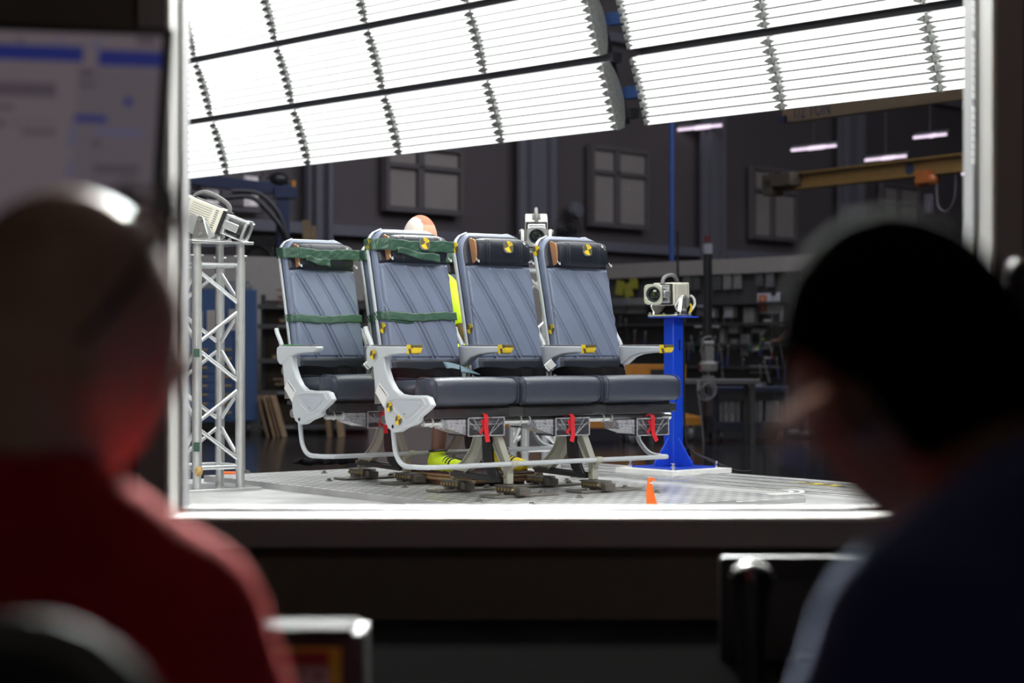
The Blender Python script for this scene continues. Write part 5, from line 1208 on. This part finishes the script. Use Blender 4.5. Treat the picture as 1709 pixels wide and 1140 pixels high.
# ================================================================== control room
redc = mat('red_polo_cloth', (.46, .018, .025), .85, var=.06, bump=.08, bscale=120, spec=.1, sheen=.35, stint=(1, .15, .12))
bluc = mat('navy_shirt_cloth', (.035, .055, .19), .85, var=.06, bump=.08, bscale=120, spec=.25, sheen=.6, stint=(.6, .7, 1))
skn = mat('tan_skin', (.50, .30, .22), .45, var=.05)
hairm = mat('short_black_hair', (.005, .0045, .0045), .95, spec=.04, var=.3, vscale=80, bump=.8, bscale=400)
def seated(root, hc_, yaw, pitch, roll, sh_c, torso_yaw, scale, shirt, side_sh=.20, rise=0., hair=None, skinm=skn, lean=.10, fringe=None):
    """hc_: skull centre, sh_c: middle of the shoulders (world, root at the origin)"""
    hm = Matrix.Translation(hc_) @ Matrix.Rotation(yaw, 4, 'Z') @ Matrix.Rotation(roll, 4, 'Y') @ Matrix.Rotation(pitch, 4, 'X') @ Matrix.Scale(scale, 4)
    tyw = Matrix.Rotation(torso_yaw, 3, 'Z'); rt = tyw @ Vector((1, 0, 0)); fw = tyw @ Vector((0, 1, 0)); up = Vector((0, 0, 1)); sc = Vector(sh_c)
    hip = sc-up*.47-fw*lean
    def body(m, g=0., arms=True, legs=True, headon=True, neck=True):
        if headon: head_pts(m, hm)
        nb = hm @ Vector((0, -.030, -.075))
        if neck: capsule(m, nb, sc+up*.015-fw*.01, .058+g*.6, .066+g)
        capsule(m, sc+up*.045-rt*.05, sc-rt*(side_sh-.02)-up*.012, .050+g, .052+g); capsule(m, sc+up*.045+rt*.05, sc+rt*(side_sh-.02)-up*.012, .050+g, .052+g)
        for a in (-1, 1):
            capsule(m, sc+rt*a*.085-up*.08, hip+rt*a*.07+up*.02, .105+g, .105+g)
            capsule(m, sc+rt*a*(side_sh-.03)-up*.03, sc+rt*a*.11-up*.20, .070+g, .085+g)
            S0 = sc+rt*a*side_sh-up*.025; E0 = S0+rt*a*.05-up*.27+fw*.08; W0 = E0+fw*.24-rt*a*.10+up*.02
            capsule(m, S0, S0+(E0-S0)*.55, .056+g, .050+g*1.3)
            if arms:
                capsule(m, S0, E0, .050, .041); capsule(m, E0, W0, .040, .028); hand(m, W0, fw-rt*a*.2, -up, .5, a > 0)
            if legs:
                K = hip+fw*.44+rt*a*.14-up*.0; An = K-up*.40+fw*.02; capsule(m, hip+rt*a*.09, K, .092+g, .066+g); 
                capsule(m, K, An, .058+g, .042+g)
                if g == 0: capsule(m, An-up*.05, An-up*.055+fw*.15, .036, .03)
    m = MB(); body(m); o = m.build('body', skinm, root); vox(o, .009)
    m = MB(); body(m, .016, arms=False, legs=False, headon=False, neck=False); capsule(m, sc+up*.04, sc+up*.055-fw*.005, .080, .074)
    o = m.build('shirt', shirt, root); vox(o, .010, 8)
    m = MB()
    for a in (-1, 1):
        K = hip+fw*.44+rt*a*.14; capsule(m, hip+rt*a*.09, K, .105, .080); capsule(m, K, K-up*.34+fw*.02, .074, .065)
    capsule(m, hip-rt*.07, hip+rt*.07, .120, .120); o = m.build('trousers', M['black'], root); vox(o, .012)
    m = MB()
    for a in (-1, 1):
        An = hip+fw*.46+rt*a*.14-up*.40; m.m = Matrix.Identity(4); capsule(m, An-up*.055-fw*.02, An-up*.06+fw*.17, .045, .04)
    o = m.build('shoes', M['charcoal'], root); vox(o, .010, 2)
    return hm, hip
# man in red, at the left
root = empty('person', (0, 0, 0), 0, 'bald man in a red shirt seen from behind, glasses pushed up on his head', 'person', 'people')
hcL = at(105, 560, 1.65)
hm, hipL = seated(root, hcL, R(-52), R(-4), R(3), at(10, 965, 1.62), R(-22), 1.06, redc, .165)
m = MB(); m.m = hm                            # glasses pushed up over the brow
for s_ in (-1, 1):
    m.tube([(s_*.034+.027*math.cos(R(a)), .060-.017*math.sin(R(a)), .106+.013*math.sin(R(a))) for a in range(0, 360, 20)], .0032, 8, closed=True)
    m.tube(smoothpts([(s_*.062, .058, .106), (s_*.080, .035, .078), (s_*.087, .0, .030), (s_*.083, -.025, -.002)], 5), .004, 8)
m.tube([(-.008, .060, .110), (0, .058, .113), (.008, .060, .110)], .003, 8)
g = m.build('glasses', mat('dark_purple_frame', (.05, .012, .025), .3), root)
m = MB(); m.m = hm
for s_ in (-1, 1): m.lathe([(.001, 0), (.025, 0), (.025, .002), (.001, .002)], (s_*.034, .060, .106), 'Y', 20)
m.build('lens', M['clear'], g)
# man in blue, at the right
root2 = empty('person', (0, 0, 0), 0, 'dark-haired man in a navy shirt seen from behind, looking down to the left', 'person', 'people')
hcR = at(1518, 632, 1.62)
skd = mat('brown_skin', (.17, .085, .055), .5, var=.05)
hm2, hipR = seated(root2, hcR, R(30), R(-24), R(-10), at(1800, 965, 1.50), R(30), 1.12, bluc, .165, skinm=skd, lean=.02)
m = MB()
s0 = m.m; m.m = hm2
def hairf(u, v):
    a, b = 2*math.pi*u, math.pi*v*.70
    cx, cy, cz = math.sin(b)*math.sin(a), math.sin(b)*math.cos(a), math.cos(b)
    lim = 1.0
    k = 1.075 if v < .93 else 1.0
    fr = max(0, cy)
    zz = .118*cz
    if cy > .25: zz = max(zz, .050+.0*cy)
    elif cy > -.35: zz = max(zz, -.004+.054*(cy+.35)/.6)
    y = .098*cy-(.004 if cy < 0 else 0)
    kk = math.sqrt(max(0, 1-(zz/.118)**2))/max(1e-4, math.sin(b)) if zz > .118*cz+1e-6 else 1
    return (.078*cx*kk*k, y*kk*k, zz*k+.002)
m.grid(hairf, 56, 34, wrap=True); hr = m.build('hair', hairm, root2)
d = hr.modifiers.new('thickness', 'SOLIDIFY'); d.thickness = .006
m = MB(); m.m = hm2
for s_ in (-1, 1):
    m.tube([(s_*.034+.025*math.cos(R(a)), .103+.003*abs(math.cos(R(a))), .004+.018*math.sin(R(a))) for a in range(0, 360, 20)], .0026, 8, closed=True)
    m.tube(smoothpts([(s_*.060, .100, .008), (s_*.079, .08, .010), (s_*.086, .0, .006), (s_*.084, -.018, -.002)], 5), .0028, 8)
g = m.build('glasses', M['chrome'], root2)
m = MB(); m.m = hm2
for s_ in (-1, 1): m.lathe([(.001, 0), (.024, 0), (.024, .002), (.001, .002)], (s_*.034, .104, .004), 'Y', 20)
m.build('lens', M['clear'], g)
# chairs
def office_chair(hip, back_top_z, loc, yaw, label, rim):
    root = empty('office_chair', (loc[0], loc[1], CF), yaw, label, 'chair', 'office chairs')
    sz = hip.z-.115-CF
    m = MB(); m.box((0, .0, sz-.03), (.46, .46, .06)); m.build('seat', M['charcoal'], root, bevel=.025, seg=3)
    zb0, zb1 = sz+.10, back_top_z-CF
    m = MB(); o2 = rrect(.48, zb1-zb0, .085, 6, 0, (zb0+zb1)/2); m.prism(o2, -.275, -.25, 'XZ'); bk = m.build('backrest', M['charcoal'], root, bevel=.008)
    m = MB(); m.tube([(x, -.262, z) for x, z in rrect(.50, zb1-zb0+.02, .095, 8, 0, (zb0+zb1)/2)], .015, 10, closed=True); m.build('backrest_rim', rim, bk)
    m = MB(); m.bar((0, -.285, zb0+.1), (0, -.285, sz-.08), .06, .02, up=(0, 1, 0)); m.box((0, -.14, sz-.075), (.08, .31, .03)); m.cyl((0, 0, .09), (0, 0, sz-.06), .028, n=14); m.build('column', M['black'], root)
    for k in range(5):
        a = R(72*k+10); m = MB(); m.bar((0, 0, .09), (.28*math.cos(a), .28*math.sin(a), .07), .04, .03); lg = m.build('leg', M['black'], root, bevel=.004)
        m = MB(); m.lathe([(.01, -.02), (.029, -.02), (.029, .02), (.01, .02)], (.28*math.cos(a), .28*math.sin(a), .03), 'X', 14); m.build('caster', M['black'], lg)
    return root
rimm = mat('light_grey_rim', (.20, .20, .19), .75, spec=.2)
office_chair(hipL, at(60, 1072, 1.3).z, (at(-35, 575, 1.5).x, hipL.y+.02, 0), R(-12), 'office chair with a light grey backrest rim, carrying the man in red', rimm)
office_chair(hipR, hipR.z+.22, (hipR.x, hipR.y+.03, 0), R(5), 'office chair under the man in navy at the right', M['charcoal'])
# counter below the window
ct = empty('counter', (.4, 3.95, CF), 0, 'black counter under the observation window', 'counter')
cz = .06-CF
m = MB(); m.box((0, 0, cz-.015), (4.6, 1.04, .03)); m.build('worktop', mat('black_laminate', (.006, .006, .006), .9, spec=.0), ct, bevel=.003)
for sx in (-2.2, -.7, .8, 2.2): m = MB(); m.box((sx, 0, (cz-.03)/2), (.04, .9, cz-.03)); m.build('side_panel', M['black'], ct, bevel=.002)
# large monitor at the left
MDp = 2.95
tr_ = at(290, 45, MDp); 
wM, hM = .62, .44
mo = empty('monitor', at(290, 45, MDp), R(2.5), 'large black-framed monitor showing a pale page with navy bars, upper left', 'monitor')
mo.rotation_euler = (R(-16), R(1.6), R(3))
m = MB(); m.box((-wM/2, .012, -hM/2), (wM, .022, hM)); m.build('bezel', mat('black_bezel', (.006, .006, .006), .4), mo, bevel=.004)
def em(name, c, s_=1.0):
    return mat(name, (.01, .01, .01), .4, emit=c, estr=s_, var=.02)
scr = em('screen_page', (.080, .066, .074)); scr2 = em('screen_panel', (.068, .058, .068)); navy = em('screen_navy', (.010, .014, .085)); txtm = em('screen_text', (.045, .036, .045)); lil = em('screen_lilac', (.06, .055, .10))
m = MB(); b_ = .016; k_ = MDp/F
def sb(u0, u1, v0, v1, dp, mi):             # a flat patch of the page, given in page units (px from the top right corner)
    m.box((-(290-(u0+u1)/2)*k_, -dp, -((v0+v1)/2-45)*k_), ((u1-u0)*k_, .0006, (v1-v0)*k_), mi=mi)
m.box((-wM/2, -.0004, -hM/2), (wM-2*b_, .001, hM-2*b_), mi=0)
sb(140, 273, 125, 440, .0012, 1)
for r_ in ((-60, 145, 88, 115, .002, 2), (170, 274, 92, 120, .002, 2), (138, 192, 210, 221, .002, 2), (218, 230, 176, 190, .002, 2), (-20, 105, 155, 180, .002, 3), (140, 165, 128, 140, .002, 3), (140, 170, 150, 158, .002, 3), (175, 250, 232, 244, .002, 4), (133, 142, 228, 265, .002, 4), (133, 142, 290, 318, .002, 4), (172, 184, 252, 264, .002, 3), (175, 250, 295, 310, .002, 3), (-20, 40, 196, 204, .002, 3), (15, 27, 222, 234, .002, 3), (55, 110, 238, 246, .002, 3), (100, 108, 74, 84, .002, 4), (160, 172, 78, 92, .002, 4), (36, 44, 74, 84, .002, 3), (230, 262, 66, 80, .002, 3)): sb(*r_)
for q in range(5): sb(40+15*q, 45+15*q, 224, 230, .002, 3)
m.build('screen', [scr, scr2, navy, txtm, lil], mo, smooth=False)
m = MB(); m.box((-wM/2, .05, -hM*.6), (.10, .06, .10)); m.bar((-wM/2, .08, -hM*.6), (-wM/2, .14, -.86), .05, .03, up=(0, 1, 0)); m.build('arm', M['black'], mo, bevel=.004)
# monitor whose left border shows at the right edge
mz = at(1690, 430, 2.6)
mr = empty('monitor', (mz.x-.005, 2.6, mz.z), R(-8), 'black monitor border cut by the right edge of the view', 'monitor')
m = MB(); m.prism(rrect(.56, .36, .018, 4, .28, -.18), -.0, .03, 'XZ'); m.build('bezel', mat('satin_black', (.012, .012, .012), .35), mr, bevel=.004)
m = MB(); m.box((.28, -.001, -.18), (.52, .002, .32)); m.build('screen', M['black'], mr, smooth=False)
m = MB(); m.box((.28, .06, -.45), (.06, .03, .50)); m.box((.28, .06, -.70), (.25, .2, .02)); m.build('stand', M['black'], mr, bevel=.004)
# black monitor seen from its front on the counter, lower right
bm2 = empty('monitor', (at(1202, 575, 3.9).x, 3.9, .06), 0, 'dark switched-off monitor on the counter below the window, right', 'monitor')
ztm = at(1202, 930, 3.9).z-.06
m = MB(); m.prism(rrect(.52, .34, .01, 3, .26, ztm-.17), 0, .03, 'XZ'); m.build('bezel', bpy.data.materials['satin_black'], bm2, bevel=.003)
m = MB(); m.box((.26, -.0015, ztm-.17), (.40, .002, .24)); m.build('screen', mat('off_screen', (.03, .028, .03), .3), bm2, smooth=False)
m = MB(); m.box((.26, .05, (ztm-.34)/2+.02), (.06, .03, max(.02, ztm-.30))); m.box((.26, .05, .006), (.22, .16, .012)); m.build('stand', M['black'], bm2, bevel=.002)
# joystick handle with a bright rounded cap
js = empty('joystick', (at(1261, 575, 3.3).x, 3.35, CF), 0, 'upright black control handle with a shiny rounded silver top, lower right', 'handle')
zj = at(1261, 938, 3.35).z-CF
m = MB(); m.lathe([(.020, zj-.30), (.024, zj-.12), (.030, zj-.06), (.036, zj-.030), (.034, zj-.012), (.022, zj-.002), (.001, zj)], n=24); m.build('grip', mat('gloss_black', (.01, .01, .011), .25, coat=.5), js)
m = MB(); m.tube([(.036*math.cos(R(a)), 0, zj-.036+.036*math.sin(R(a))) for a in range(12, 170, 10)], .004, 8); m.build('silver_arc', M['alu'], js)
m = MB(); m.cyl((0, 0, .02), (0, 0, zj-.28), .018, n=14); m.lathe([(.001, 0), (.14, 0), (.14, .015), (.03, .03), (.001, .03)], n=24); m.build('post', M['black'], js)
# hazard control box with a grey lid
hb_ = empty('control_box', (at(440, 575, 3.0).x, 3.0, CF), 0, 'grey-lidded control box with a yellow and red warning label, beside the man in red', 'control box')
z0 = at(500, 1046, 3.0).z-CF
m = MB(); m.box((.055, .06, z0-.5*(z0)), (.20, .14, z0-.02)); m.build('body', mat('dark_grey_box', (.035, .034, .036), .5), hb_, bevel=.006)
m = MB(); m.prism([(-.06, z0-.018), (.13, z0-.018), (.14, z0), (-.06, z0)], -.03, .10, 'XZ'); m.build('lid', mat('grey_lid', (.035, .035, .037), .8, spec=.2), hb_, bevel=.002)
m = MB(); x0 = .035; yf = -.0115
m.box((x0, yf, z0-.13), (.17, .002, .20), mi=0); m.box((x0-.006, yf-.0012, z0-.047), (.145, .001, .022), mi=1); m.box((x0-.006, yf-.0012, z0-.075), (.145, .001, .032), mi=2)
for q in range(4): m.box((x0-.02, yf-.002, z0-.064-.007*q), (.10, .001, .0028), mi=3)
m.lathe([(.001, yf-.001), (.006, yf-.001), (.006, yf-.002), (.001, yf-.002)], (x0+.050, 0, z0-.074), 'Y', 12, mi=3)
m.box((x0-.01, yf-.0012, z0-.103), (.13, .001, .005), mi=3)
m.build('warning_label', [mat('label_yellow_paint', (.62, .46, .02), .5), mat('label_red', (.30, .02, .02), .5), mat('label_white', (.42, .38, .42), .5), M['olive']], hb_, smooth=False)
m = MB(); m.cyl((x0-.005, yf, z0-.145), (x0-.005, yf-.03, z0-.145), .028, n=20); m.build('round_knob', M['black'], hb_, bevel=.003)
